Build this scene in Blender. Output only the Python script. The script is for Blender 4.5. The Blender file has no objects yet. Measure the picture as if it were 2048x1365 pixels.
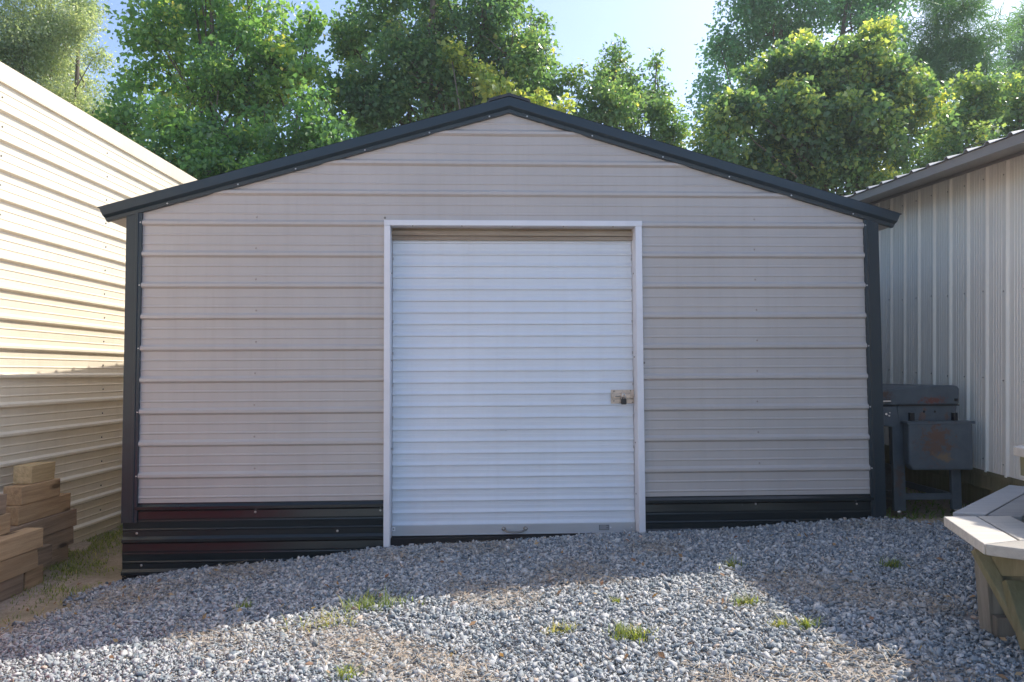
import bpy, math, random
import numpy as np
from mathutils import Vector, Matrix
random.seed(7)
rng = np.random.default_rng(11)
SC = bpy.context.scene
COL = SC.collection
rad = math.radians

# ------------------------------------------------------------------ camera
F = 1475.0
PIT, ROLL = 0.0441, 0.0052
CAM = Vector((0, 0, 1.5))
fw = Vector((0, math.cos(PIT), math.sin(PIT)))
up0 = Vector((0, -math.sin(PIT), math.cos(PIT)))
rt0 = Vector((1, 0, 0))
rt = rt0 * math.cos(ROLL) - up0 * math.sin(ROLL)
up = up0 * math.cos(ROLL) + rt0 * math.sin(ROLL)
cd = bpy.data.cameras.new('camera'); cam = bpy.data.objects.new('camera', cd); COL.objects.link(cam)
m3 = Matrix((rt, up, -fw)).transposed()
cam.matrix_world = Matrix.Translation(CAM) @ m3.to_4x4()
cd.sensor_width = 36; cd.lens = F / 2048 * 36; cd.clip_end = 2000; cd.clip_start = 0.05
SC.camera = cam

def ray(px, py):
    return fw + rt * ((px - 1024) / F) - up * ((py - 682.5) / F)
def at(px, py, y):            # survey point at depth y
    r = ray(px, py); return CAM + r * (y / r.y)
def atz(px, py, z):           # survey point on the level z
    r = ray(px, py); return CAM + r * ((z - CAM.z) / r.z)

SH_O = Vector((0.084, 5.449, 0.0)); SH_YAW = 0.0456
sh_e = Vector((math.cos(SH_YAW), math.sin(SH_YAW), 0)); sh_n = Vector((-math.sin(SH_YAW), math.cos(SH_YAW), 0))
def sh(px, py, back=0.0):     # (u, v) on the shed front plane
    r = ray(px, py)
    t = (SH_O + sh_n * back - CAM).dot(sh_n) / r.dot(sh_n)
    p = CAM + r * t - SH_O
    return p.dot(sh_e), p.z

# ------------------------------------------------------------------ mesh helpers
class MB:
    def __init__(s): s.v = []; s.f = []; s.m = []
    def add(s, vs, fs, mi=0):
        b = len(s.v); s.v += [tuple(v) for v in vs]
        s.f += [tuple(b + i for i in f) for f in fs]; s.m += [mi] * len(fs); return s
    def quad(s, a, b, c, d, mi=0): return s.add([a, b, c, d], [(0, 1, 2, 3)], mi)
    def box(s, x0, x1, y0, y1, z0, z1, mi=0, bev=0.0):
        return s.hexa([(x0, y0, z0), (x1, y0, z0), (x1, y1, z0), (x0, y1, z0), (x0, y0, z1), (x1, y0, z1), (x1, y1, z1), (x0, y1, z1)], mi)
    def hexa(s, p, mi=0):
        return s.add(p, [(3, 2, 1, 0), (4, 5, 6, 7), (0, 1, 5, 4), (1, 2, 6, 5), (2, 3, 7, 6), (3, 0, 4, 7)], mi)
    def bar(s, a, b, w, h, mi=0, upv=(0, 0, 1)):
        a = Vector(a); b = Vector(b); d = (b - a).normalized()
        sx = d.cross(Vector(upv))
        if sx.length < 1e-4: sx = d.cross(Vector((0, 1, 0)))
        sx.normalize(); sz = sx.cross(d)
        c = [(-1, -1), (1, -1), (1, 1), (-1, 1)]
        P = [a + sx * (i * w / 2) + sz * (j * h / 2) for i, j in c] + [b + sx * (i * w / 2) + sz * (j * h / 2) for i, j in c]
        return s.hexa(P, mi)
    def prism(s, poly, d0, d1, fn, mi=0):   # poly of 2d pts; fn(x, y, d) -> 3d
        n = len(poly)
        vs = [fn(x, y, d0) for x, y in poly] + [fn(x, y, d1) for x, y in poly]
        fs = [tuple(range(n)), tuple(range(2 * n - 1, n - 1, -1))] + [(i, i + n, (i + 1) % n + n, (i + 1) % n) for i in range(n)]
        return s.add(vs, fs, mi)
    def tube(s, pts, rs, n=8, mi=0, cap=True):
        pts = [Vector(p) for p in pts]
        if not hasattr(rs, '__len__'): rs = [rs] * len(pts)
        vs = []; prev = None
        for i, p in enumerate(pts):
            d = (pts[min(i + 1, len(pts) - 1)] - pts[max(i - 1, 0)]).normalized()
            a = prev if prev is not None else (Vector((0, 0, 1)) if abs(d.z) < .9 else Vector((1, 0, 0)))
            x = d.cross(a).cross(d)
            x = x.normalized() if x.length > 1e-6 else d.orthogonal().normalized()
            prev = x; y = d.cross(x)
            for k in range(n):
                t = 2 * math.pi * k / n
                vs.append(p + (x * math.cos(t) + y * math.sin(t)) * rs[i])
        fs = []
        for i in range(len(pts) - 1):
            for k in range(n):
                fs.append((i * n + k, i * n + (k + 1) % n, (i + 1) * n + (k + 1) % n, (i + 1) * n + k))
        if cap:
            fs.append(tuple(range(n - 1, -1, -1))); b = (len(pts) - 1) * n; fs.append(tuple(range(b, b + n)))
        return s.add(vs, fs, mi)
    def dome(s, c, nrm, r, h, n=8, mi=0):    # screw head
        c = Vector(c); nrm = Vector(nrm).normalized(); x = nrm.orthogonal().normalized(); y = nrm.cross(x)
        vs = [c + (x * math.cos(2 * math.pi * k / n) + y * math.sin(2 * math.pi * k / n)) * r for k in range(n)]
        vs += [c + (x * math.cos(2 * math.pi * k / n) + y * math.sin(2 * math.pi * k / n)) * r * .6 + nrm * h for k in range(n)]
        fs = [(k, (k + 1) % n, n + (k + 1) % n, n + k) for k in range(n)] + [tuple(range(n, 2 * n))]
        return s.add(vs, fs, mi)
    def build(s, name, mats, parent=None, bevel=0.0, smooth=False, segs=2):
        me = bpy.data.meshes.new(name); me.from_pydata(s.v, [], s.f); me.update()
        if not isinstance(mats, (list, tuple)): mats = [mats]
        for m in mats: me.materials.append(m)
        me.polygons.foreach_set('material_index', s.m)
        if smooth: me.polygons.foreach_set('use_smooth', [True] * len(me.polygons))
        o = bpy.data.objects.new(name, me); COL.objects.link(o)
        if parent: o.parent = parent
        if bevel > 0:
            b = o.modifiers.new('bevel', 'BEVEL'); b.width = bevel; b.segments = segs; b.limit_method = 'ANGLE'; b.angle_limit = rad(40)
        return o
def tag(o, label=None, cat=None, group=None, kind=None):
    if label: o['label'] = label
    if cat: o['category'] = cat
    if group: o['group'] = group
    if kind: o['kind'] = kind
    return o
def empty(name, loc, rz=0, label=None, cat=None, group=None):
    o = bpy.data.objects.new(name, None); COL.objects.link(o); o.location = loc; o.rotation_euler = (0, 0, rz)
    o.empty_display_size = .1
    return tag(o, label, cat, group)
def npmesh(name, V, faces_n, Fi, mats, parent=None, attrs=None, midx=None):
    """V (n,3); Fi (m, faces_n) index array"""
    me = bpy.data.meshes.new(name); n = len(V); m = len(Fi)
    me.vertices.add(n); me.vertices.foreach_set('co', np.ascontiguousarray(V, dtype=np.float32).ravel())
    me.loops.add(m * faces_n); me.loops.foreach_set('vertex_index', np.ascontiguousarray(Fi, dtype=np.int32).ravel())
    me.polygons.add(m)
    me.polygons.foreach_set('loop_start', np.arange(0, m * faces_n, faces_n, dtype=np.int32))
    me.update(calc_edges=True)
    for k, a in (attrs or {}).items():
        at_ = me.attributes.new(k, 'FLOAT', 'FACE'); at_.data.foreach_set('value', np.ascontiguousarray(a, dtype=np.float32))
    if not isinstance(mats, (list, tuple)): mats = [mats]
    for mm in mats: me.materials.append(mm)
    o = bpy.data.objects.new(name, me); COL.objects.link(o)
    if parent: o.parent = parent
    return o

# ------------------------------------------------------------------ materials
class NT:
    def __init__(s, name):
        s.mat = bpy.data.materials.new(name); s.mat.use_nodes = True; s.t = s.mat.node_tree
        s.b = s.t.nodes['Principled BSDF']; s.out = s.t.nodes['Material Output']
    def n(s, typ, **kw):
        nd = s.t.nodes.new(typ)
        for k, v in kw.items(): setattr(nd, k, v)
        return nd
    def l(s, a, b): s.t.links.new(a, b)
    def coord(s, scale=(1, 1, 1), loc=(0, 0, 0)):
        tc = s.n('ShaderNodeTexCoord'); mp = s.n('ShaderNodeMapping'); mp.inputs['Scale'].default_value = scale; mp.inputs['Location'].default_value = loc
        s.l(tc.outputs['Object'], mp.inputs['Vector']); return mp.outputs['Vector']
    def noise(s, vec, scale, detail=4, rough=.55):
        nz = s.n('ShaderNodeTexNoise'); nz.inputs['Scale'].default_value = scale; nz.inputs['Detail'].default_value = detail; nz.inputs['Roughness'].default_value = rough
        s.l(vec, nz.inputs['Vector']); return nz.outputs['Fac']
    def ramp(s, fac, stops, interp='LINEAR'):
        r = s.n('ShaderNodeValToRGB'); r.color_ramp.interpolation = interp
        e = r.color_ramp.elements
        while len(e) < len(stops): e.new(.5)
        for i, (p, c) in enumerate(stops): e[i].position = p; e[i].color = (*c, 1) if len(c) == 3 else c
        s.l(fac, r.inputs['Fac']); return r.outputs['Color']
    def mix(s, fac, a, b, blend='MIX'):
        mx = s.n('ShaderNodeMix', data_type='RGBA', blend_type=blend)
        for k, v in ((0, fac), (6, a), (7, b)):
            if isinstance(v, (int, float)): mx.inputs[k].default_value = v
            elif isinstance(v, tuple): mx.inputs[k].default_value = (*v, 1) if len(v) == 3 else v
            else: s.l(v, mx.inputs[k])
        return mx.outputs[2]
    def bump(s, h, strength, dist=.01):
        b = s.n('ShaderNodeBump'); b.inputs['Strength'].default_value = strength; b.inputs['Distance'].default_value = dist
        s.l(h, b.inputs['Height']); s.l(b.outputs['Normal'], s.b.inputs['Normal'])
    def math(s, op, a, b=0.0):
        m = s.n('ShaderNodeMath', operation=op)
        for k, v in ((0, a), (1, b)):
            if isinstance(v, (int, float)): m.inputs[k].default_value = v
            else: s.l(v, m.inputs[k])
        return m.outputs[0]
def sc(c, k): return tuple(min(1, x * k) for x in c)
def pmat(name, c, rough=.5, metal=0.0, var=.12, scale=3, stretch=(1, 1, 1), bump=0, bscale=40, dirt=None, dirt_amt=.5, dirt_scale=2, spec=.5, rvar=0.1):
    t = NT(name); v = t.coord(stretch)
    f = t.noise(v, scale, 6)
    colr = t.ramp(f, [(.3, sc(c, 1 - var)), (.7, sc(c, 1 + var))])
    if dirt:
        g = t.noise(t.coord((1, 1, 1), (3, 5, 1)), dirt_scale, 8, .65)
        gm = t.ramp(g, [(.5, (0, 0, 0)), (.75, (dirt_amt,) * 3)])
        colr = t.mix(gm, colr, dirt)
    t.l(colr, t.b.inputs['Base Color'])
    rr = t.math('ADD', t.math('MULTIPLY', t.math('SUBTRACT', t.noise(v, scale * 2.3, 5), .5), rvar * 4), rough)
    t.l(rr, t.b.inputs['Roughness'])
    t.b.inputs['Metallic'].default_value = metal; t.b.inputs['Specular IOR Level'].default_value = spec
    if bump: t.bump(t.noise(v, bscale, 4), bump, .01)
    return t.mat

def sheet_metal(name, c, rough, dirt, wav=.12, amt=.35, spec=.5):
    """painted steel sheet: slight oil-canning, faint streaks and dust"""
    t = NT(name); v = t.coord((1, 1, 1))
    f = t.noise(v, 1.3, 5); colr = t.ramp(f, [(.3, sc(c, .95)), (.7, sc(c, 1.05))])
    st = t.noise(t.coord((14, 14, .7)), 1.0, 7, .7)
    colr = t.mix(t.ramp(st, [(.48, (0, 0, 0)), (.8, (amt,) * 3)]), colr, dirt)
    g = t.noise(t.coord((1, 1, 1), (7, 2, 5)), 26, 8, .75)
    colr = t.mix(t.ramp(g, [(.6, (0, 0, 0)), (.8, (amt * .8,) * 3)]), colr, dirt)
    t.l(colr, t.b.inputs['Base Color'])
    rr = t.math('ADD', t.math('MULTIPLY', st, .25), rough - .1); t.l(rr, t.b.inputs['Roughness'])
    t.b.inputs['Specular IOR Level'].default_value = spec
    h = t.math('ADD', t.noise(t.coord((2.2, 2.2, 5)), 1.0, 2), t.math('MULTIPLY', t.noise(v, 9, 3), .12))
    t.bump(h, wav, .02)
    return t.mat

M = {}
M['beige'] = sheet_metal('beige_panel_paint', (.47, .44, .415), .36, (.32, .29, .26), .12, .25)
M['black'] = sheet_metal('black_panel_paint', (.011, .018, .021), .2, (.05, .05, .05), .1, .03)
M['trim'] = sheet_metal('dark_trim_paint', (.017, .031, .041), .3, (.05, .055, .06), .06, .08)
M['white'] = sheet_metal('white_door_paint', (.69, .74, .79), .4, (.5, .5, .5), .06, .16)
M['whitetrim'] = pmat('white_trim_paint', (.74, .75, .78), .4, var=.04, dirt=(.4, .38, .36), dirt_amt=.25)
M['bar'] = pmat('grey_bottom_bar', (.47, .48, .49), .45, .35, var=.06, stretch=(1, 1, 6))
M['screw'] = pmat('zinc_screw', (.62, .62, .6), .35, .7, var=.05)
M['screw_beige'] = pmat('painted_screw', (.34, .29, .26), .45, 0, var=.05)
M['screw_dark'] = pmat('dull_screw', (.22, .2, .17), .5, .3, var=.05)
M['ivory'] = sheet_metal('ivory_panel_paint', (.85, .765, .605), .45, (.62, .52, .37), .1, .3)
M['stone'] = sheet_metal('stone_panel_paint', (.90, .85, .75), .25, (.7, .66, .6), .06, .2, .6)
M['rtrim'] = sheet_metal('brown_grey_trim_paint', (.30, .275, .25), .45, (.36, .33, .3), .05, .3)
M['galv'] = pmat('pale_roof_sheet', (.42, .42, .42), .45, .1, var=.05)
M['darkroof'] = sheet_metal('dark_roof_sheet', (.03, .034, .037), .4, (.09, .09, .08))
M['zinc'] = pmat('gold_zinc_plate', (.56, .47, .39), .42, .6, var=.25, scale=30)
M['lockblack'] = pmat('black_lock_body', (.012, .012, .014), .35, 0, var=.05)
M['chrome'] = pmat('chrome', (.75, .76, .78), .14, 1, var=.04, rvar=.02)
M['plate'] = pmat('grey_label_plate', (.16, .17, .18), .5, .2, var=.05)
M['plateline'] = pmat('label_print', (.45, .46, .47), .6, 0, var=.05)
M['black_soft'] = pmat('painted_void_shade', (.012, .012, .012), .8, 0, var=.1)  # near-black that paints shade into gaps and under floors

def wood(name, c1, c2, rough=.75, axis='x', green=None, knots=True, gs=1.0):
    t = NT(name)
    s3 = {'x': (1.2, 22, 22), 'y': (22, 1.2, 22), 'z': (22, 22, 1.2)}[axis]
    oi = t.n('ShaderNodeObjectInfo')
    tc = t.n('ShaderNodeTexCoord'); off = t.n('ShaderNodeVectorMath', operation='SCALE'); off.inputs[0].default_value = (13.1, 7.7, 5.3)
    t.l(oi.outputs['Random'], off.inputs['Scale'])
    ad = t.n('ShaderNodeVectorMath', operation='ADD'); t.l(tc.outputs['Object'], ad.inputs[0]); t.l(off.outputs[0], ad.inputs[1])
    def mp(s):
        q = t.n('ShaderNodeMapping'); q.inputs['Scale'].default_value = s; t.l(ad.outputs[0], q.inputs['Vector']); return q.outputs['Vector']
    g = t.noise(mp(tuple(x * gs for x in s3)), 1.6, 8, .65)
    big = t.noise(mp((3, 3, 3)), 1.2, 4)
    colr = t.ramp(g, [(.28, sc(c2, .9)), (.45, tuple((a_ + b_) / 2 for a_, b_ in zip(c1, c2))), (.6, c1), (.8, sc(c1, 1.12))])
    colr = t.mix(t.math('MULTIPLY', big, .5), colr, sc(c2, .8))
    if green:
        gg = t.noise(mp((2.5, 2.5, 2.5)), 1.7, 6, .7)
        colr = t.mix(t.ramp(gg, [(.4, (0, 0, 0)), (.62, (.42,) * 3)]), colr, green)
    if knots:
        vo = t.n('ShaderNodeTexVoronoi'); vo.inputs['Scale'].default_value = 1.0
        ks = {'x': (2.2, 7, 7), 'y': (7, 2.2, 7), 'z': (7, 7, 2.2)}[axis]
        t.l(mp(ks), vo.inputs['Vector'])
        colr = t.mix(t.ramp(vo.outputs['Distance'], [(.10, (.9,) * 3), (.13, (.6,) * 3), (.22, (0, 0, 0))]), colr, sc(c2, .3))
    rndv = t.math('ADD', t.math('MULTIPLY', oi.outputs['Random'], .5), .72)
    cm = t.n('ShaderNodeCombineColor'); [t.l(rndv, cm.inputs[i]) for i in range(3)]
    colr = t.mix(1.0, colr, cm.outputs[0], 'MULTIPLY')
    t.l(colr, t.b.inputs['Base Color']); t.b.inputs['Roughness'].default_value = rough
    t.b.inputs['Specular IOR Level'].default_value = .25
    t.bump(g, .9, .008)
    return t.mat
M['timber'] = wood('rough_sawn_timber', (.62, .42, .235), (.40, .25, .13), axis='y', knots=True)
M['timber_pale'] = wood('fresh_sawn_timber', (.78, .59, .32), (.52, .36, .18), axis='y')
M['timber_grey'] = wood('weathered_timber', (.46, .33, .22), (.25, .17, .11), axis='y')
M['treated'] = wood('green_treated_lumber', (.30, .265, .165), (.18, .155, .09), axis='z', green=(.165, .185, .085), knots=False)
M['grey_lumber'] = wood('weathered_grey_lumber', (.27, .25, .21), (.15, .135, .11), axis='z', knots=False)
M['seat'] = wood('pale_painted_plank', (.56, .52, .455), (.47, .435, .38), axis='x', knots=False, rough=.6)
M['seat_grey'] = wood('grey_stained_plank', (.42, .42, .41), (.34, .34, .335), axis='x', knots=False, rough=.6)
M['header_wood'] = wood('weathered_header', (.62, .54, .43), (.36, .29, .22), axis='x', knots=False)
M['bark'] = pmat('grey_brown_bark', (.14, .115, .09), .9, 0, var=.35, scale=6, stretch=(3, 3, .6), bump=.8, bscale=14)

# grill enamel with rust spots whose place is fixed on the metal
def grill_mat(name, spots):
    t = NT(name); v = t.coord()
    colr = t.ramp(t.noise(v, 5, 7, .7), [(.3, (.065, .083, .096)), (.7, (.11, .13, .145))])
    nz = t.n('ShaderNodeTexNoise'); nz.inputs['Scale'].default_value = 26; nz.inputs['Detail'].default_value = 8; nz.inputs['Roughness'].default_value = .7
    t.l(v, nz.inputs['Vector'])
    for (cx, cz, rx, rz, c) in spots:
        mp = t.n('ShaderNodeMapping'); mp.vector_type = 'POINT'
        mp.inputs['Location'].default_value = (-cx / rx, 0, -cz / rz); mp.inputs['Scale'].default_value = (1 / rx, 0, 1 / rz)
        t.l(v, mp.inputs['Vector'])
        ln = t.n('ShaderNodeVectorMath', operation='LENGTH'); t.l(mp.outputs['Vector'], ln.inputs[0])
        d = t.math('ADD', ln.outputs['Value'], t.math('MULTIPLY', t.math('SUBTRACT', nz.outputs['Fac'], .5), 3.6))
        k = t.ramp(d, [(.35, (.9,) * 3), (.62, (.35,) * 3), (.95, (0, 0, 0))])
        colr = t.mix(k, colr, c)
    t.l(colr, t.b.inputs['Base Color']); t.b.inputs['Roughness'].default_value = .5
    t.bump(nz.outputs['Fac'], .15, .004)
    return t.mat

def leaf_mat(name, stops, trans=.5, rough=.33, tcol=(1.0, 1.0, .55), spec=.5):
    t = NT(name)
    a = t.n('ShaderNodeAttribute'); a.attribute_name = 'tone'
    colr = t.ramp(a.outputs['Fac'], stops)
    t.l(colr, t.b.inputs['Base Color']); t.b.inputs['Roughness'].default_value = rough; t.b.inputs['Specular IOR Level'].default_value = spec
    tr = t.n('ShaderNodeBsdfTranslucent')
    t.l(t.mix(1.0, t.mix(1.0, colr, (2.5, 2.5, 1.9), 'MULTIPLY'), tcol, 'MULTIPLY'), tr.inputs['Color'])
    mx = t.n('ShaderNodeMixShader'); mx.inputs[0].default_value = trans
    t.l(t.b.outputs[0], mx.inputs[1]); t.l(tr.outputs[0], mx.inputs[2]); t.l(mx.outputs[0], t.out.inputs['Surface'])
    return t.mat
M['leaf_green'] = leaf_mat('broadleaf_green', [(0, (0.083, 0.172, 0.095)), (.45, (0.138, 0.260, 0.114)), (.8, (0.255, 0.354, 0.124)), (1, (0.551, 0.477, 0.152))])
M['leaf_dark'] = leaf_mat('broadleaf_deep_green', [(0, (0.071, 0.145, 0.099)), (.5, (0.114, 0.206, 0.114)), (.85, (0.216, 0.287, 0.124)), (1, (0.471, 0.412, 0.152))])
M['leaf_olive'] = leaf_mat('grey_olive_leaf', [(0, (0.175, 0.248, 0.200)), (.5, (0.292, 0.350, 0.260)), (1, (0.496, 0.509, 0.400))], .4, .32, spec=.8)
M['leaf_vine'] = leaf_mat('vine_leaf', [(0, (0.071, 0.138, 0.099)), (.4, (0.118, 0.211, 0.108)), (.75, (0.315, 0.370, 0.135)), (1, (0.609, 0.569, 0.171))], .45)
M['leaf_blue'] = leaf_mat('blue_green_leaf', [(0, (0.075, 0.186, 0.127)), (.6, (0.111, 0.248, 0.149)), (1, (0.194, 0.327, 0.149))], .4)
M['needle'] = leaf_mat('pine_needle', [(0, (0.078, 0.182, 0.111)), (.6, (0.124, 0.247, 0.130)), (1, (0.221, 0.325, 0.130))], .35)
M['grass_leaf'] = leaf_mat('grass_blade', [(0, (.10, .15, .05)), (.5, (.20, .25, .06)), (.8, (.36, .35, .11)), (1, (.48, .39, .19))], .4, .5)
M['straw_leaf'] = leaf_mat('dry_straw', [(0, (.34, .26, .19)), (.5, (.46, .37, .28)), (1, (.58, .50, .38))], .15, .7, (1, .9, .7), .2)

def stone_mat():
    t = NT('blue_grey_crushed_stone')
    a = t.n('ShaderNodeAttribute'); a.attribute_name = 'tone'
    colr = t.ramp(a.outputs['Fac'], [(0, (.115, .15, .18)), (.25, (.25, .285, .305)), (.5, (.385, .40, .405)), (.8, (.52, .52, .51)), (.95, (.66, .65, .62)), (1, (.52, .42, .34))])
    f = t.noise(t.coord(), 70, 6, .7)
    colr = t.mix(.45, colr, t.mix(f, (.25, .26, .27), (.72, .72, .72)), 'OVERLAY')
    t.l(colr, t.b.inputs['Base Color']); t.b.inputs['Roughness'].default_value = .68; t.b.inputs['Specular IOR Level'].default_value = .4
    t.bump(f, .35, .004)
    return t.mat
M['stone_chip'] = stone_mat()

def ground_mat():
    t = NT('dirt_and_stone_dust')
    v = t.coord()
    n1 = t.noise(v, 1.1, 6, .6); n2 = t.noise(v, 22, 8, .75); n3 = t.noise(v, 90, 4, .6)
    dirt = t.ramp(n2, [(.3, (.34, .26, .18)), (.55, (.52, .41, .30)), (.75, (.66, .56, .44))])
    dirt = t.mix(t.ramp(n1, [(.42, (0, 0, 0)), (.6, (.55,) * 3)]), dirt, (.20, .19, .10))
    dust = t.ramp(n2, [(.3, (.33, .31, .29)), (.6, (.50, .46, .42)), (.8, (.60, .55, .49))])
    a = t.n('ShaderNodeAttribute'); a.attribute_name = 'gravel'
    m = t.math('ADD', a.outputs['Fac'], t.math('MULTIPLY', t.math('SUBTRACT', n2, .5), .7))
    colr = t.mix(t.ramp(m, [(.4, (0, 0, 0)), (.6, (1, 1, 1))]), dirt, dust)
    t.l(colr, t.b.inputs['Base Color']); t.b.inputs['Roughness'].default_value = .9; t.b.inputs['Specular IOR Level'].default_value = .2
    t.bump(t.math('ADD', n2, t.math('MULTIPLY', n3, .5)), .7, .02)
    return t.mat
M['ground'] = ground_mat()

# ------------------------------------------------------------------ world, sun
SUN = Vector((.74, .49, 1.0)).normalized()
EL = math.asin(SUN.z); AZ = math.atan2(SUN.x, SUN.y)
w = bpy.data.worlds.new('World'); SC.world = w; w.use_nodes = True
nt = w.node_tree; bg = nt.nodes['Background']
sky = nt.nodes.new('ShaderNodeTexSky'); sky.sky_type = 'NISHITA'; sky.sun_disc = False
sky.sun_elevation = EL; sky.sun_rotation = AZ; sky.altitude = 200; sky.air_density = .75; sky.dust_density = 1.8; sky.ozone_density = 1.4
nt.links.new(sky.outputs[0], bg.inputs[0]); bg.inputs[1].default_value = .132
ld = bpy.data.lights.new('sun', 'SUN'); ld.energy = 2.35; ld.angle = rad(.53); ld.color = (1, .93, .83)
lo = bpy.data.objects.new('sun', ld); COL.objects.link(lo); lo.rotation_euler = SUN.to_track_quat('Z', 'Y').to_euler(); lo.location = SUN * 40
vs = SC.view_settings; vs.view_transform = 'Standard'; vs.look = 'None'; vs.gamma = 1; vs.exposure = 1.3; vs.use_curve_mapping = False
SC.cycles.max_bounces = 8; SC.cycles.transmission_bounces = 6; SC.cycles.diffuse_bounces = 4; SC.cycles.glossy_bounces = 4
SC.cycles.use_denoising = True

# ------------------------------------------------------------------ ground
GX = [-60, -3.9, -2.95, -2.5, -1.0, .95, 2.75, 4.2, 60]; GZ = [0, 0, .01, .07, .235, .315, .398, .42, .42]
def gz(x, y):
    x = np.asarray(x, float); y = np.asarray(y, float)
    z = np.interp(x, GX, GZ)
    k = np.clip((y - 5.5) / .5, 0, 1) * np.clip((x - 2.7) / .2, 0, 1)
    z = z - .07 * k
    behind = np.clip((y - 9) / 4, 0, 1); z = z * (1 - behind) + .15 * behind
    near = np.clip((2.0 - y) / 2.5, 0, 1); z = z * (1 - near) + .22 * near
    z = z + .012 * np.sin(x * 3.1 + y * 1.7) * np.sin(y * 2.3 - x) 
    return z
def gravel_mask(x, y):
    x = np.asarray(x, float); y = np.asarray(y, float)
    xb = np.interp(y, [2.6, 3.5, 4.4, 5.0, 5.5], [-4.6, -3.55, -3.1, -2.95, -2.85])
    wob = .12 * np.sin(y * 5.1) + .08 * np.sin(y * 11.3 + 1)
    m = np.clip((x - xb + wob * .6) / .35, 0, 1)
    yb = np.interp(x, [2.6, 2.9, 3.4, 4.0], [5.6, 5.38, 5.1, 4.4])
    m = m * np.clip((yb - y) / .25 + .5, 0, 1) * np.clip((y + 3) / 2, 0, 1) * np.clip((7.5 - x) / 1, 0, 1)
    return m
xs = np.concatenate([[-400, -150, -60, -25, -14], np.arange(-9, 9.01, .12), [14, 25, 60, 150, 400]])
ys = np.concatenate([[-400, -150, -60, -25, -12], np.arange(-7, 15.01, .12), [20, 30, 60, 150, 400]])
gx, gy = np.meshgrid(xs, ys); nz_ = len(xs)
V = np.stack([gx.ravel(), gy.ravel(), gz(gx, gy).ravel()], 1)
ii = (np.arange(len(ys) - 1)[:, None] * nz_ + np.arange(nz_ - 1)[None]).ravel()
Fi = np.stack([ii, ii + 1, ii + nz_ + 1, ii + nz_], 1)
cx_ = V[Fi].mean(1)
ground = npmesh('ground', V, 4, Fi, M['ground'], attrs=None)
ga = ground.data.attributes.new('gravel', 'FLOAT', 'POINT'); ga.data.foreach_set('value', gravel_mask(V[:, 0], V[:, 1]).astype(np.float32))
ground.data.polygons.foreach_set('use_smooth', np.ones(len(Fi), bool))
tag(ground, 'sloping yard of bare dirt and stone dust', None, None, 'structure')

# crushed stone: angular chips
def chip(k):          # broken stone: hull of a few random points
    import bmesh
    r = np.random.default_rng(100 + k)
    p = r.normal(size=(9, 3)); p /= np.linalg.norm(p, axis=1)[:, None]
    p *= np.array([r.uniform(1, 1.4), r.uniform(.7, 1.0), r.uniform(.32, .62)]) * r.uniform(.8, 1.15, (9, 1))
    bm = bmesh.new(); [bm.verts.new(q) for q in p]
    bmesh.ops.convex_hull(bm, input=bm.verts); bmesh.ops.triangulate(bm, faces=bm.faces)
    for v_ in [v_ for v_ in bm.verts if not v_.link_faces]: bm.verts.remove(v_)
    bm.verts.index_update()
    v = np.array([v_.co[:] for v_ in bm.verts]); f = np.array([[q.index for q in fc.verts] for fc in bm.faces]); bm.free()
    return v, f
CH = [chip(k) for k in range(16)]
def randrot(n, flat=None):
    q = rng.normal(size=(n, 4))
    if flat is not None: q[:, 1:3] *= flat
    q /= np.linalg.norm(q, axis=1)[:, None]
    a, b, c, d = q.T
    return np.stack([np.stack([1 - 2 * (c * c + d * d), 2 * (b * c - a * d), 2 * (b * d + a * c)], -1),
                     np.stack([2 * (b * c + a * d), 1 - 2 * (b * b + d * d), 2 * (c * d - a * b)], -1),
                     np.stack([2 * (b * d - a * c), 2 * (c * d + a * b), 1 - 2 * (b * b + c * c)], -1)], 1)
def straw_patch(x, y):
    return np.sin(x * 2.3 + 1.3 * np.sin(y * 1.9)) * np.sin(y * 3.1 + 1.1 * np.sin(x * 1.7 + 2)) + .35 * np.sin(x * 7.1 + y * 5.3)
N = 215000
px_ = rng.uniform(-4.8, 5.0, N * 3); py_ = 1.5 + 4.2 * rng.uniform(0, 1, N * 3)
keep = (np.abs(px_) < py_ * .74 + 1.0) & (rng.uniform(0, 1, N * 3) < gravel_mask(px_, py_) * np.where(straw_patch(px_, py_) > .6, .45, 1))
cl = SH_O.y + (px_ - SH_O.x) * math.tan(SH_YAW)
keep &= (py_ < cl - .01) | (px_ > 2.85) | (px_ < -2.95)
px_, py_ = px_[keep][:N], py_[keep][:N]; n = len(px_)
size = np.clip(rng.lognormal(math.log(.0084), .48, n), .0034, .026)
lay = rng.uniform(0, 1, n)
Rm = randrot(n, .55)
kk = rng.integers(0, 16, n); tone_s = np.clip(rng.beta(1.7, 1.9, n) + np.where(rng.uniform(0, 1, n) < .03, .5, 0), 0, 1)
Vs = []; Fs = []; Ts = []; base = 0
for k in range(16):
    idx = np.where(kk == k)[0]; cv, cf = CH[k]
    P = np.einsum('nij,vj->nvi', Rm[idx], cv) * size[idx][:, None, None]
    P[:, :, 0] += px_[idx][:, None]; P[:, :, 1] += py_[idx][:, None]
    P[:, :, 2] += (gz(px_[idx], py_[idx]) + size[idx] * .12 + lay[idx] * .017)[:, None]
    Vs.append(P.reshape(-1, 3)); Fs.append((np.arange(len(idx)) * len(cv))[:, None, None] + cf[None] + base); Ts.append(np.repeat(tone_s[idx], len(cf))); base += len(idx) * len(cv)
gravel = npmesh('gravel', np.concatenate(Vs), 3, np.concatenate([f.reshape(-1, 3) for f in Fs]), M['stone_chip'], attrs={'tone': np.concatenate(Ts)})
tag(gravel, 'blue grey crushed stone spread in front of the shed', 'gravel', None, 'stuff')

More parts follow.
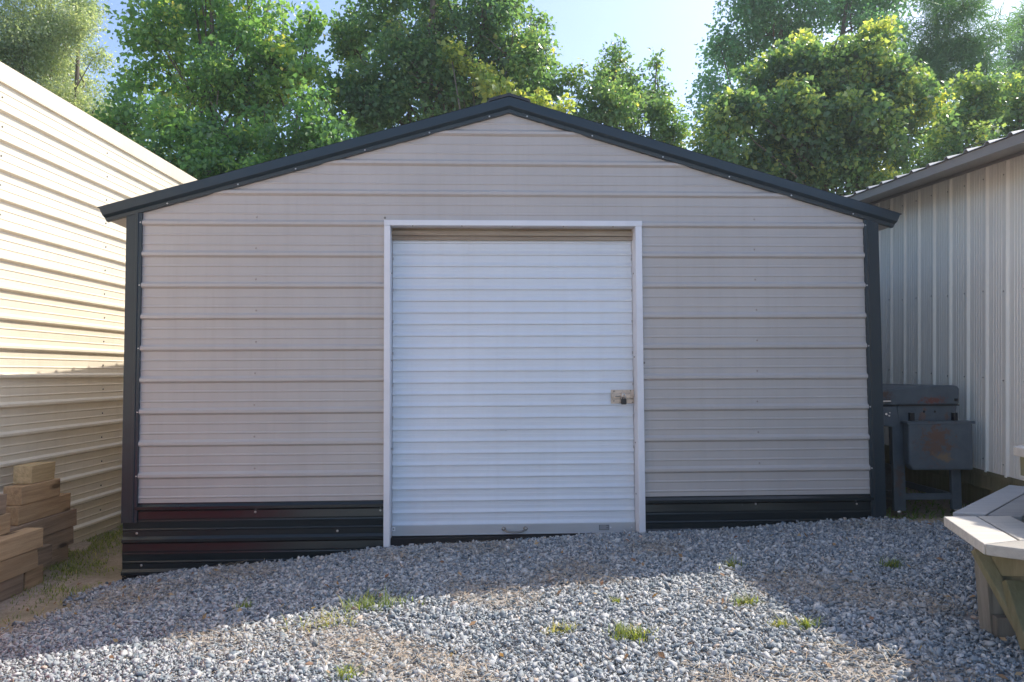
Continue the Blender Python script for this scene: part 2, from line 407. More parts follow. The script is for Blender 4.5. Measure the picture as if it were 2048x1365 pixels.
def blades(name, P, L, W, lean, tone, mat, parent=None, flat=False):
    """grass blades: three-segment bent strips. P (n,3)"""
    n = len(P); az = rng.uniform(0, 2 * math.pi, n)
    d = np.stack([np.cos(az), np.sin(az), np.zeros(n)], 1); s = np.stack([-np.sin(az), np.cos(az), np.zeros(n)], 1)
    rows = []
    for t, wf in ((0, 1), (.35, .9), (.7, .6), (1, .06)):
        hor = lean * t ** 1.6; ver = np.sqrt(np.maximum(t * t - (hor * .9) ** 2, .0004 + 0 * t)) if not flat else t * .15 * (1 - t) + .01
        c = P + d * (L * hor)[:, None]; c[:, 2] += L * ver
        rows.append(c - s * (W * wf / 2)[:, None]); rows.append(c + s * (W * wf / 2)[:, None])
    Vv = np.stack(rows, 1).reshape(-1, 3)
    b = np.arange(n) * 8
    q = np.concatenate([np.stack([b + 2 * i, b + 2 * i + 1, b + 2 * i + 3, b + 2 * i + 2], 1) for i in range(3)])
    return npmesh(name, Vv, 4, q, mat, parent, {'tone': np.tile(tone, 3)})

# dry straw lying on the stones
n = 6500; sx = rng.uniform(-4.2, 4.0, n * 6); sy = rng.uniform(2.2, 5.35, n * 6)
k = (straw_patch(sx, sy) + rng.normal(0, .22, n * 6) > .62) & (gravel_mask(sx, sy) > .4)
sx, sy = sx[k][:n], sy[k][:n]; n = len(sx)
straw = blades('straw', np.stack([sx, sy, gz(sx, sy) + .026 + rng.uniform(0, .012, n)], 1), rng.uniform(.04, .13, n), rng.uniform(.0015, .0035, n), np.ones(n), rng.uniform(0, 1, n), M['straw_leaf'], flat=True)
tag(straw, 'dry tan straw scattered over the crushed stone', 'straw', None, 'stuff')

# fallen leaves on the stones
n = 260; lx = rng.uniform(-3.6, 3.2, n); ly = rng.uniform(2.3, 5.3, n); lz = gz(lx, ly) + .032
sz = rng.uniform(.010, .024, n); Rl = randrot(n, .35)
base = np.array([(0, -1, 0), (-.55, -.1, .12), (0, 1, .05), (.55, -.1, .12)])
Vl = np.einsum('nij,vj->nvi', Rl, base) * sz[:, None, None] + np.stack([lx, ly, lz], 1)[:, None]
il = np.arange(n) * 4
o = npmesh('leaf_litter', Vl.reshape(-1, 3), 3, np.concatenate([np.stack([il, il + 1, il + 2], 1), np.stack([il, il + 2, il + 3], 1)]), leaf_mat('dead_leaf', [(0, (.20, .10, .06)), (.5, (.33, .20, .11)), (1, (.48, .36, .22))], .2, .6), attrs={'tone': np.tile(rng.uniform(0, 1, n), 2)})
tag(o, 'small brown fallen leaves strewn over the stones', 'leaf litter', None, 'stuff')

# ------------------------------------------------------------------ corrugated sheet profile
SP = .2286
def rib_profile(z0, z1, ref, major=.019, minor=.0032):
    pts = []
    k = math.floor((z0 - ref) / SP) - 1
    while ref + k * SP < z1 + SP:
        r = ref + k * SP
        pts += [(r - .010, 0), (r + .005, major), (r + .024, major), (r + .042, 0)]
        for q in (.088, .158):
            pts += [(r + q - .009, 0), (r + q - .003, minor), (r + q + .003, minor), (r + q + .009, 0)]
        k += 1
    out = []
    for i in range(len(pts) - 1):
        a, b = pts[i], pts[i + 1]
        if b[0] <= z0 or a[0] >= z1: continue
        def cut(z): return (z, a[1] + (b[1] - a[1]) * (z - a[0]) / (b[0] - a[0]))
        p = cut(z0) if a[0] < z0 else a; q = cut(z1) if b[0] > z1 else b
        if not out: out.append(p)
        out.append(q)
    return out

# ------------------------------------------------------------------ THE SHED
VREF = 1.095 + 1.5
shed = empty('metal_shed', SH_O, SH_YAW, 'beige metal storage shed with black trim and a white roll up door', 'shed')
U0, U1 = -2.875, 2.70
DEP = 6.4
uA, vA = sh(205, 418); uP, vP = sh(1018, 199); uB, vB = sh(1793, 431)
slL = (vP - vA) / (uP - uA); slR = (vP - vB) / (uB - uP)
def rake(u): return vA + (u - uA) * slL if u < uP else vB + (uB - u) * slR
def ul_at(v, off=.085):  # where the wall meets the rake at height v
    return max(U0 + .03, uA + (v + off - vA) / slL)
def ur_at(v, off=.085): return min(U1 - .03, uB - (v + off - vB) / slR)
uD0, vDt = sh(776, 448); uD1, _ = sh(1276, 448)
vSK = VREF - 9 * SP + .046
def front_sheet(mb, prof, dy, mi=0, hole=True, vmax_hole=99):
    for (z0, o0), (z1, o1) in zip(prof, prof[1:]):
        zm = (z0 + z1) / 2
        segs = []
        if zm < vDt:
            segs = [(lambda z: ul_at(z), lambda z: uD0), (lambda z: uD1, lambda z: ur_at(z))]
        else: segs = [(ul_at, ur_at)]
        for a, b in segs:
            if a(z1) >= b(z1) - .002: continue
            mb.quad((a(z0), -o0 - dy, z0), (b(z0), -o0 - dy, z0), (b(z1), -o1 - dy, z1), (a(z1), -o1 - dy, z1), mi)
vtop = rake(uP) - .1
prof = rib_profile(vSK, vtop, VREF, .0185, .004)
zs = [vDt]
def split(prof, z):
    o = []
    for a, b in zip(prof, prof[1:]):
        o.append(a)
        if a[0] < z < b[0]: o.append((z, a[1] + (b[1] - a[1]) * (z - a[0]) / (b[0] - a[0])))
    o.append(prof[-1]); return o
eaveL, eaveR = rake(U0 + .03) - .085, rake(U1 - .03) - .085
for z in (vDt, eaveL, eaveR): prof = split(prof, z)
mb = MB(); front_sheet(mb, prof, 0, 0)
for px in (512, 1512):
    for k in range(-2, 9):
        u, _ = sh(px, 600); z = VREF - k * SP + .060
        if z < rake(u) - .15: mb.dome((u + .004 * math.sin(k * 5), -.0005, z), (0, -1, 0), .0075, .004, 8, 1)
for px, py in ((770, 436), (1297, 690), (1288, 726)):
    u, v = sh(px, py); mb.dome((u, -.0005, v), (0, -1, 0), .009, .004, 8, 2)
mb.build('front_wall', [M['beige'], M['screw_beige'], M['screw_dark']], shed)
# black lower panels
prof = [(z_, o_ + (.0045 if abs(((z_ - VREF) % SP) - .167) < .004 else .0045 if abs(((z_ - VREF) % SP) - .149) < .004 else 0)) for z_, o_ in rib_profile(-.14, vSK + .004, VREF)]
mb = MB()
for (z0, o0), (z1, o1) in zip(prof, prof[1:]):
    mb.quad((U0 + .004, -o0 - .003, z0), (uD0, -o0 - .003, z0), (uD0, -o1 - .003, z1), (U0 + .004, -o1 - .003, z1))
for px, py in ((274, 1067), (283, 1131), (511, 1024), (761, 1021), (675, 1062)):
    u, v = sh(px, py); mb.dome((u, -.004, v), (0, -1, 0), .009, .005, 8, 1)
mb.build('base_panel', [M['black'], M['screw']], shed)
mb = MB()
for (z0, o0), (z1, o1) in zip(prof, prof[1:]):
    mb.quad((uD1, -o0 - .003, z0), (U1 - .04, -o0 - .003, z0), (U1 - .04, -o1 - .003, z1), (uD1, -o1 - .003, z1))
for px, py in ((1511, 1008), (1713, 1008)):
    u, v = sh(px, py); mb.dome((u, -.004, v), (0, -1, 0), .008, .005, 8, 1)
mb.build('base_panel', [M['black'], M['screw']], shed)
# corner trims: wide face, raised strip, return
def corner(u_out, sgn, zb, ztop):
    mb = MB(); y = -.024
    a = u_out; b = a + sgn * .066; c = a + sgn * .085; d = a + sgn * .108
    def q(x0, y0, x1, y1):
        p = [(x0, y0, zb), (x1, y1, zb), (x1, y1, ztop), (x0, y0, ztop)]
        mb.quad(*(p if sgn > 0 else p[::-1]))
    q(a, .12, a, y); q(a, y, b, y); q(b, y, b + sgn * .003, y - .006); q(b + sgn * .003, y - .006, c, y - .006)
    q(c, y - .006, c + sgn * .004, -.022); q(c + sgn * .004, -.022, d, -.0205); q(d, -.0205, d, .003)
    mb.quad((a, y, zb), (a, .12, zb), (d, .003, zb), (d, -.0205, zb))
    for k in range(9):
        z = VREF - k * SP + .014
        if k % 2 == 0 and z > zb + .05: mb.dome((d - sgn * .009, -.0215, z), (0, -1, 0), .0062, .005, 8, 1)
    return mb.build('corner_trim', [M['trim'], M['screw']], shed)
corner(U0, 1, sh(262, 1045)[1], rake(U0 + .06) - .075)
corner(U1, -1, .2, rake(U1 - .06) - .075)
# rake (gable) trims: face, groove, lip
def rake_trim(side):
    mb = MB()
    ends = (uA, uP) if side < 0 else (uB, uP)
    cut = .045 if side < 0 else -.045      # square-cut lower end leans inwards
    # profile: (drop below roof line, y)
    pr = [(0, .02), (0, -.055), (.066, -.055), (.070, -.052), (.086, -.030), (.088, -.032), (.112, -.029), (.113, .0)]
    def P(u, drop, y, e):
        uu = u + (cut * drop / .113 if e == 0 else 0)
        return (uu, y, rake(uu) - drop)
    L0 = [P(ends[0], d, y, 0) for d, y in pr]; L1 = [P(ends[1], d, y, 1) for d, y in pr]
    for i in range(len(pr) - 1):
        p = [L0[i], L0[i + 1], L1[i + 1], L1[i]]
        mb.quad(*(p if side < 0 else p[::-1]))
    mb.add(L0, [tuple(range(len(L0)))])
    t = (ends[1] - ends[0])
    # lap joint line
    for f in (.16, .33, .47, .64, .80, .95) if side < 0 else (.12, .28, .44, .61, .79, .955):
        u = ends[0] + t * f; mb.dome((u, -.031, rake(u) - .101), (0, -1, 0), .0065, .005, 8, 1)
    u = ends[0] + t * .953
    if side < 0:
        mb.hexa([(u - .001, -.0565, rake(u) - .066), (u + .001, -.0565, rake(u) - .066), (u + .001, -.054, rake(u) - .066), (u - .001, -.054, rake(u) - .066), (u - .001, -.0565, rake(u)), (u + .001, -.0565, rake(u)), (u + .001, -.054, rake(u)), (u - .001, -.054, rake(u))])
    return mb.build('rake_trim', [M['trim'], M['screw']], shed)
rake_trim(-1); rake_trim(1)
# roof sheets with ribs running ridge to eave
def roof(side):
    mb = MB()
    ue, ur = (uA - .012, uP) if side < 0 else (uB + .012, uP)
    n = int(DEP / SP) + 1; prev = None
    yy = []
    for k in range(n):
        y = -.052 + k * SP
        yy += [(y + .0, .004), (y + .055, .004), (y + .073, .023), (y + .093, .023), (y + .111, .004)]
    for (y0, o0), (y1, o1) in zip(yy, yy[1:]):
        for th in (0, -.004):
            p = [(ue, y0, rake(ue) + o0 + th), (ur, y0, rake(ur) + o0 + th), (ur, y1, rake(ur) + o1 + th), (ue, y1, rake(ue) + o1 + th)]
            if (side > 0) != (th < 0): p = p[::-1]
            mb.quad(*p)
        p = [(ue, y0, rake(ue) + o0), (ue, y1, rake(ue) + o1), (ue, y1, rake(ue) + o1 - .004), (ue, y0, rake(ue) + o0 - .004)]
        mb.quad(*p)
    return mb.build('roof', M['darkroof'], shed)
roof(-1); roof(1)
mb = MB()
a = .16
for s in (-1, 1):
    sl = slL if s < 0 else slR
    for (x0, x1) in ((0, a * .93), (a * .93, a)):
        d0 = .027 if x1 < a else .027; d1 = .027 if x1 < a else .006
        p = [(uP + s * x0, -.058, vP - x0 * sl + d0), (uP + s * x1, -.058, vP - x1 * sl + d1), (uP + s * x1, DEP, vP - x1 * sl + d1), (uP + s * x0, DEP, vP - x0 * sl + d0)]
        mb.quad(*(p[::-1] if s < 0 else p))
        p2 = [(x, y, z - .022) for x, y, z in p[:2]]
        mb.quad(p[0], p2[0], p2[1], p[1])
mb.build('ridge_cap', M['darkroof'], shed)
# soffits under the eaves
for s, uo, ui in ((-1, uA + .055, U0 + .001), (1, uB - .055, U1 - .001)):
    mb = MB(); z0 = rake(uo) - .108; z1 = rake(ui) - .10
    p = [(uo, -.02, z0), (ui, -.02, z1 - .012), (ui, DEP, z1 - .012), (uo, DEP, z0)]
    mb.quad(*p); mb.quad(*[(x, y, z + .012) for x, y, z in p][::-1])
    mb.quad((uo, -.02, z0), (uo, DEP, z0), (uo, DEP, z0 + .1), (uo, -.02, z0 + .1))
    mb.build('soffit', M['beige'], shed)
# side and back walls
for s, u in ((-1, U0 + .02), (1, U1 - .02)):
    mb = MB(); zt = rake(u) - .06
    pr = rib_profile(-.1, zt, VREF)
    for (z0, o0), (z1, o1) in zip(pr, pr[1:]):
        p = [(u + s * (o0 - .02), DEP - .05, z0), (u + s * (o0 - .02), .1, z0), (u + s * (o1 - .02), .1, z1), (u + s * (o1 - .02), DEP - .05, z1)]
        mb.quad(*(p if s < 0 else p[::-1]))
    mb.build('side_wall', M['beige'], shed)
mb = MB(); mb.prism([(U0 + .03, -.1), (U1 - .03, -.1), (U1 - .03, rake(U1 - .03) - .05), (uP, rake(uP) - .05), (U0 + .03, rake(U0 + .03) - .05)], DEP - .06, DEP - .03, lambda x, y, d: (x, d, y))
mb.build('back_wall', M['beige'], shed)
# white door frame
vTop = sh(1020, 443)[1]; vHb = sh(1020, 453.5)[1]
jl0, jl1 = sh(769, 600)[0], sh(781, 600)[0]; jr0, jr1 = sh(1271, 600)[0], sh(1283.5, 600)[0]
df = empty('door_frame', (0, 0, 0)); df.parent = shed
REC = .115
def jamb(a, b, zb, inner):
    mb = MB(); mb.box(a, b, -.032, .0, zb, vHb - .001)
    mb.box(*(sorted((inner, inner + (.014 if inner == a else -.014)))), .002, REC + .03, zb, vHb - .001)
    return mb
mb = jamb(jl0, jl1, .1, jl1)
for z in (2.25, 1.6, .95): mb.dome((jl1 + .0005, .055, z), (1, 0, 0), .006, .005, 8, 1)
mb.build('jamb', [M['whitetrim'], M['screw_dark']], df, .002)
mb = jamb(jr0, jr1, .2, jr0)
for z in (2.25, 1.62, .98, .6): mb.dome((jr0 - .0005, .055, z), (-1, 0, 0), .006, .005, 8, 1)
mb.build('jamb', [M['whitetrim'], M['screw_dark']], df, .002)
mb = MB(); mb.box(jl0 - .001, jr1 + .002, -.034, .0, vHb, vTop); mb.box(jl0, jr1, .002, REC + .03, vHb + .002, vHb + .014)
for px in (826, 924, 1024, 1126, 1225): mb.dome((sh(px, 453)[0], -.02, vHb - .0005), (0, 0, -1), .006, .005, 8, 1)
mb.build('header', [M['whitetrim'], M['screw_dark']], df, .002)
# header board behind the frame, above the curtain
vb0 = sh(1024, 482, REC)[1]
mb = MB()
zz = [vHb + .05, sh(0, 462, REC + .02)[1], sh(0, 471, REC)[1], vb0]
mb.box(jl1 - .01, jr0 + .01, REC - .01, REC + .05, zz[1], zz[0]); mb.box(jl1 - .01, jr0 + .01, REC - .05, REC + .05, zz[2], zz[1] - .002)
mb.box(jl1 - .01, jr0 + .01, REC - .035, REC + .05, zz[3], zz[2] - .002)
mb.build('header_board', M['header_wood'], df, .002)
# roll-up door
door = empty('roll_up_door', (0, REC, 0)); door.parent = shed
dl, dr = jl1 + .003, jr0 - .003
vbar1 = sh(1024, 1048, REC)[1]; vbar0 = sh(1024, 1066, REC)[1]
pit = .0878; mb = MB(); pr = []
z = vbar1 - .005
while z < vb0 + .02:
    pr += [(z, .0), (z + .003, .0125), (z + .011, .0145), (z + .030, .0045), (z + .036, .003), (z + .054, .0028), (z + .0545, .0040), (z + .058, .0040), (z + .0585, .0028), (z + .083, .001)]
    z += pit
pr = [p for p in pr if p[0] < vb0 + .012]
for (z0, o0), (z1, o1) in zip(pr, pr[1:]): mb.quad((dl, -o0, z0), (dr, -o0, z0), (dr, -o1, z1), (dl, -o1, z1))
# small scuffs and end clips
for k in range(7, 26, 3):
    for ux in (dl + .004, dr - .004):
        zz_ = vbar1 + k * pit * .9; mb.box(ux - .004, ux + .004, -.019, -.0132, zz_, zz_ + .02, 1)
for px, py, wd in ((1000, 861, .03), (1010, 862, .012), (1163, 856, .02), (1035, 856, .01)):
    u, v = sh(px, py, REC); mb.box(u, u + wd, -.0045, -.0030, v, v + .004, 2)
mb.build('curtain', [M['white'], M['bar'], M['plateline']], door)
mb = MB(); mb.box(dl, dr, -.0235, .004, vbar0, vbar1); mb.box(dl, dr, -.034, .004, vbar0 - .004, vbar0 + .001)
for px in (788,):
    u, v = sh(px, 1057, REC); mb.box(u - .012, u + .012, -.029, -.0242, v - .014, v + .014, 1); mb.dome((u, -.0292, v), (0, -1, 0), .006, .004, 8, 2)
for px in (1220, 1262):
    u, v = sh(px, 1054, REC); mb.dome((u, -.0243, v), (0, -1, 0), .006, .004, 8, 1)
mb.build('bottom_bar', [M['bar'], M['whitetrim'], M['screw_dark']], door)
u, v = sh(1029, 1057, REC)
mb = MB(); hw = .072
mb.tube([(u + hw * math.sin(t) * 1.0, -.026 - .03 * math.cos(t) ** .8 if abs(t) < 1.5 else -.026, v - .006 - .012 * math.cos(t)) for t in np.linspace(-1.45, 1.45, 13)], .0075, 8)
for s in (-1, 1): mb.dome((u + s * (hw + .008), -.0242, v + .002), (0, -1, 0), .0175, .006, 12); mb.dome((u + s * (hw + .011), -.0305, v + .003), (0, -1, 0), .007, .004, 8, 1)
mb.build('pull_handle', [pmat('dull_steel_handle', (.27, .25, .23), .4, .7), M['screw']], door, smooth=False)
u0_, v0_ = sh(1197, 1059.5, REC); u1_, v1_ = sh(1217, 1048.5, REC)
mb = MB(); mb.box(u0_, u1_, -.0258, -.0242, v0_, v1_)
for k in range(4):
    zr = v0_ + (v1_ - v0_) * (.2 + .2 * k)
    mb.box(u0_ + .006, u1_ - .006 - .015 * (k % 2), -.0265, -.0259, zr, zr + .0028, 1)
mb.build('maker_plate', [M['plate'], M['plateline']], door)
# slide latch
lt = empty('slide_latch', (0, 0, 0)); lt.parent = door
a0, z1_ = sh(1221, 780, REC); a1, z0_ = sh(1268, 807, REC)
def Lp(px, py): return sh(px, py, REC)
mb = MB(); mb.box(a0, a1 - .003, -.0185, -.0148, z0_, z1_)
for px, py in ((1227, 783), (1227, 802), (1260, 781), (1264, 807)):
    q = Lp(px, py); mb.dome((q[0], -.0186, max(min(q[1], z1_ - .008), z0_ + .008)), (0, -1, 0), .006, .004, 8, 1)
q9 = Lp(1244, 793); mb.box(a0 + .004, a1 - .01, -.0192, -.0187, q9[1] + .016, q9[1] + .020, 1); mb.box(a0 + .004, a1 - .01, -.0192, -.0187, q9[1] - .022, q9[1] - .017, 1); mb.box(a0 + .03, a0 + .07, -.0318, -.0311, q9[1] - .004, q9[1] + .005, 1)  # thin dark strips paint shadow lines on the plate and bolt
mb.build('latch_plate', [M['zinc'], M['screw_dark']], lt, .001)
q0 = Lp(1222, 792); mb = MB(); mb.box(q0[0], Lp(1273, 792)[0], -.031, -.0192, q0[1] - .012, q0[1] + .014)
mb.build('bolt', M['zinc'], lt, .002)
mb = MB(); q = Lp(1242, 790); mb.box(q[0] - .006, q[0] + .008, -.052, -.0315, q[1] - .016, q[1] + .018); mb.build('staple', M['zinc'], lt, .002); q = Lp(1262, 791)
mb = MB(); mb.box(q[0] - .012, q[0] + .012, -.038, -.0315, q[1] - .02, q[1] + .022)
mb.build('staple', M['zinc'], lt, .002)
# black box that paints the shade of the gap under the door
mb = MB(); mb.box(jl1, jr0, .03, .17, -.1, vbar0 - .004 + .012 - .02); mb.build('door_gap_shade', M['black_soft'], shed)
mb = MB(); mb.box(U0 + .1, U1 - .1, .2, DEP - .1, -.1, vbar0 - .03); mb.build('shed_floor', M['black_soft'], shed)
# padlock hanging from the latch
q = Lp(1245, 797); pw = SH_O + sh_e * q[0] + sh_n * (REC - .049) + Vector((0, 0, q[1]))
pl = empty('padlock', pw, SH_YAW, 'small black padlock hanging from the latch of the white roll up door', 'padlock')
mb = MB(); mb.prism([(-.019, -.03), (-.014, -.036), (.014, -.036), (.019, -.03), (.019, 0), (.014, .006), (-.014, .006), (-.019, 0)], -.011, .011, lambda x, y, d: (x, d, y - .008))
mb.build('lock_body', M['lockblack'], pl, .002)
mb = MB(); mb.tube([(-.011, 0, -.004), (-.011, 0, .022), (-.008, 0, .031), (0, 0, .035), (.008, 0, .031), (.011, 0, .022), (.011, 0, -.004)], .0036, 8)
mb.build('shackle', M['chrome'], pl, smooth=True)

# ------------------------------------------------------------------ LEFT BUILDING (ivory, horizontal ribs)
LW = empty('metal_garage', (-3.936, 5.67, 0), -.0108, 'tall ivory metal garage with horizontal ribs, sunlit on its upper half', 'garage')
LTOP = 3.905; LREF = 1.485; y0, y1 = -6.5, 13
pr = rib_profile(-.05, LTOP - .13, LREF, .025, .004)
mb = MB()
for (z0, o0), (z1, o1) in zip(pr, pr[1:]): mb.quad((o0, y0, z0), (o0, y1, z0), (o1, y1, z1), (o1, y0, z1))
for k in range(-6, 11):
    for yy_ in (-.0, 1.45, 2.9, -1.45, 4.35):
        z = LREF + k * SP + .115
        if z < LTOP - .2: mb.dome((.0005, yy_ - .05 + .004 * (k % 3), z), (1, 0, 0), .0085, .006, 8, 1)
mb.build('side_wall', [M['ivory'], M['screw_dark']], LW)
mb = MB()
mb.prism([(-.02, LTOP - .14), (.022, LTOP - .14), (.028, LTOP), (.024, LTOP + .006), (-.02, LTOP + .012)], y0, y1, lambda x, y, d: (x, d, y))
mb.build('eave_trim', M['ivory'], LW)
mb = MB(); mb.prism([(.026, LTOP + .008), (-3, LTOP + .75), (-6, LTOP + .008), (-6, LTOP - .02), (-3, LTOP + .72), (.02, LTOP - .006)], y0 - .05, y1 + .05, lambda x, y, d: (x, d, y))
mb.build('roof', pmat('tan_roof_sheet', (.3, .24, .17), .5, var=.1), LW)
for yy_ in (y0, y1):
    mb = MB(); mb.prism([(-.02, -.05), (-.02, LTOP - .15), (-3, LTOP + .7), (-5.98, LTOP - .03), (-5.98, -.05)], yy_ - .02 if yy_ > 0 else yy_, yy_ if yy_ > 0 else yy_ + .02, lambda x, y, d: (x, d, y)); mb.build('end_wall', M['ivory'], LW)
mb = MB(); mb.box(-5.98, -5.95, y0 + .03, y1 - .03, -.05, LTOP - .05); mb.build('rear_wall', M['ivory'], LW)

# ------------------------------------------------------------------ RIGHT BUILDING (stone colour, vertical ribs), tilted with its slope
RW = empty('portable_building', (3.848, 5.75, .672), .0475, 'pale stone coloured portable building with vertical ribs raised off the ground', 'building')
RW.rotation_euler = (.05, 0, .0475)
RH = 2.49; ry0, ry1 = -4.6, 6.2
mb = MB(); yy = []
k0 = math.floor(ry0 / SP)
ref = .02
for k in range(k0, int(ry1 / SP) + 2):
    r = ref + k * SP
    yy += [(r - .014, 0), (r - .001, .019), (r + .016, .019), (r + .031, 0)]
    for q in (.074, .104, .134, .164): yy += [(r + q - .006, 0), (r + q - .002, .0028), (r + q + .002, .0028), (r + q + .006, 0)]
yy = [p for p in yy if ry0 <= p[0] <= ry1]
for (a, o0), (b, o1) in zip(yy, yy[1:]): mb.quad((-o0, b, 0), (-o0, a, 0), (-o0, a, RH), (-o1, b, RH)) if False else mb.quad((-o1, b, 0), (-o0, a, 0), (-o0, a, RH), (-o1, b, RH))
for k in range(k0 + 1, int(ry1 / SP)):
    for z in (.09, .75, 1.45, 2.36): mb.dome((-.0005, ref + k * SP + .05 + .003 * ((k * 7) % 3), z + .006 * ((k * 5) % 3)), (-1, 0, 0), .006, .005, 6, 1)
mb.build('side_wall', [M['stone'], M['screw_dark']], RW)
OV, OV2, YS = .48, .26, -1.18    # deeper eave over the rear part, unseen front part kept shallow to step the ground shadow
def eave_section(ya, yb, ov):
    sl = .2
    drop = ov * sl
    mb = MB()   # soffit + fascia
    mb.prism([(-.02, RH - .004), (-ov + .02, RH - drop), (-ov, RH - drop - .004), (-ov - .004, RH - drop + .062), (-ov + .02, RH - drop + .066), (0, RH + .062)], ya, yb, lambda x, y, d: (x, d, y))
    mb.box(-.04, -.021, ya, yb, RH - .03, RH - .0085)
    mb.build('eave', M['rtrim'], RW)
    mb = MB(); prev = None; pts = []
    k = math.floor((ya - ref) / SP)
    while ref + k * SP < yb:
        r = ref + k * SP; pts += [(r - .03, .0), (r - .012, .021), (r + .012, .021), (r + .03, 0)]; k += 1
    pts = [(y, o) for y, o in pts if ya <= y <= yb]
    x0, x1 = -ov - .02, 3.0
    def zf(x): return RH + .072 + x * sl
    for (a, o0), (b, o1) in zip(pts, pts[1:]):
        p = [(x0, a, zf(x0) + o0), (x1, a, zf(x1) + o0), (x1, b, zf(x1) + o1), (x0, b, zf(x0) + o1)]
        mb.quad(*p); mb.quad(*[(x, y, z - .005) for x, y, z in p][::-1])
        mb.quad(p[0], p[3], (p[3][0], p[3][1], p[3][2] - .005), (p[0][0], p[0][1], p[0][2] - .005))
    mb.build('roof', M['galv'], RW)
eave_section(YS, ry1 + .1, OV); eave_section(ry0 - .1, YS - .002, OV2)
mb = MB(); mb.box(.0, .1, ry0, ry1, -.14, -.004); mb.box(-.012, .0, ry0, ry1, -.03, .008); mb.build('bottom_rail', M['treated'], RW)
mb = MB(); mb.box(.15, .3, ry0, ry1, -.34, -.142); mb.box(2.6, 2.75, ry0, ry1, -.34, -.142); mb.build('skid', M['treated'], RW)
mb = MB(); mb.box(.1, 3.4, ry0 + .02, ry1 - .02, -.13, -.06); mb.build('floor_deck', M['black_soft'], RW)
for ya in (ry0, ry1 - .03):
    mb = MB(); mb.box(.001, 3.4, ya, ya + .03, 0, RH); mb.build('end_wall', M['stone'], RW)
mb = MB(); mb.box(3.4, 3.43, ry0, ry1, 0, RH + .5); mb.build('rear_wall', M['stone'], RW)
for k, yy_ in enumerate((-4, -2.2, -.6, 1.0, 2.8, 4.6)):
    mb = MB(); mb.box(.14, .42, yy_, yy_ + .4, -.345 - .2 - .05 * k, -.342); mb.build('support_block', pmat('grey_block', (.3, .3, .29), .9), RW)

# ------------------------------------------------------------------ GRILL
GD = 5.95
g0 = at(1856, 1030, GD); gzr = g0.z
grill = empty('gas_grill', (g0.x, GD, gzr), SH_YAW * .5, 'rusty dark grey gas grill with folded side shelf in the gap beside the shed', 'grill')
def G(px, py):
    p = at(px, py, GD); return (p.x - g0.x, p.z - gzr)
GL = .95
def gprism(pxs, y0, y1): 
    mb = MB(); mb.prism([G(*p) for p in pxs][::-1], y0, y1, lambda x, y, d: (x, d, y)); return mb
def spot(px, py, rx, ry): 
    a = G(px, py); return (a[0], a[1], rx / 248., ry / 248.)
lidm = grill_mat('lid_enamel', [(*spot(1866, 801, 34, 10), (.16, .045, .028)), (*spot(1770, 792, 20, 12), (.09, .045, .03))])
shelfm = grill_mat('shelf_enamel', [(*spot(1857, 874, 26, 26), (.19, .075, .05)), (*spot(1855, 885, 42, 42), (.13, .075, .05)), (*spot(1873, 912, 26, 11), (.21, .14, .08))])
bodym = grill_mat('body_enamel', [(*spot(1850, 830, 7, 18), (.15, .08, .055)), (*spot(1842, 838, 4, 14), (.12, .07, .05)), (*spot(1895, 832, 5, 14), (.13, .08, .06)), (*spot(1800, 960, 12, 40), (.12, .08, .06))])
gprism([(1738, 811), (1740, 800), (1752, 788), (1775, 780), (1806, 775), (1850, 772.5), (1908, 771), (1916, 772.5), (1920, 778), (1920, 809.5)], 0, GL).build('lid', lidm, grill, .012, segs=3)
gprism([(1796, 812), (1917, 810.5), (1914, 846), (1798, 850)], .012, GL - .012).build('firebox', bodym, grill, .006)
mb = gprism([(1740, 813), (1795, 813), (1800, 850), (1790, 856), (1755, 850)], .01, GL - .01); mb.build('control_panel', bodym, grill, .01)
for k in range(4):
    c = G(1752, 833); mb = MB(); mb.tube([(c[0] + .03, .1 + k * .23, c[1]), (c[0] - .04, .1 + k * .23, c[1] + .01)], [.022, .018], 12); mb.build('knob', M['chrome'], grill, .003)
a = G(1796, 811); b = G(1919, 809); mb = MB(); mb.box(a[0], b[0], -.004, .011, a[1] - .006, a[1] + .004); mb.build('lid_seam', M['lockblack'], grill)
a = G(1912, 800); mb = MB(); mb.tube([(a[0], -.02, a[1]), (a[0], .02, a[1])], .012, 10); mb.build('hinge_pin', M['lockblack'], grill)
for px in (1850, 1872):
    a = G(px, 824); mb = MB(); mb.dome((a[0], .0115, a[1]), (0, -1, 0), .010, .006, 10); mb.build('side_bolt', M['lockblack'], grill)
c = G(1774, 831); mb = MB()
for dx, dz, r in ((-.012, .01, .016), (.012, -.004, .012), (.018, .02, .009)): mb.dome((c[0] + dx, .009, c[1] + dz), (0, -1, 0), r, .014, 10)
mb.build('burner_valve', M['chrome'], grill)
c = G(1757, 803); mb = MB(); mb.tube([(c[0] - .06, .1, c[1]), (c[0] - .06, GL - .1, c[1])], .012, 10)
for yv in (.1, GL - .1): mb.tube([(c[0] - .06, yv, c[1]), (c[0] + .03, yv, c[1])], .012, 10)
mb.tube([(c[0] - .06, -.02, c[1]), (c[0] + .085, -.02, c[1])], .009, 10); mb.dome((c[0] + .085, -.02, c[1]), (1, 0, 0), .013, .006, 10)
mb.build('lid_handle', M['chrome'], grill, smooth=False)
mb = gprism([(1803, 845), (1931, 844), (1933, 938), (1812, 938), (1804, 925)], -.10, -.012); mb.build('side_shelf', shelfm, grill, .016, segs=3)
mb = gprism([(1800, 842), (1935, 841), (1935, 846.5), (1800, 847)], -.104, .0); mb.build('shelf_lip', bodym, grill, .003)
for px in (1818, 1905):
    mb = MB(); a = G(px, 844); b = G(px + 8, 826); mb.box(a[0], b[0], -.02, .011, a[1], b[1])
    mb.build('shelf_bracket', M['lockblack'], grill)
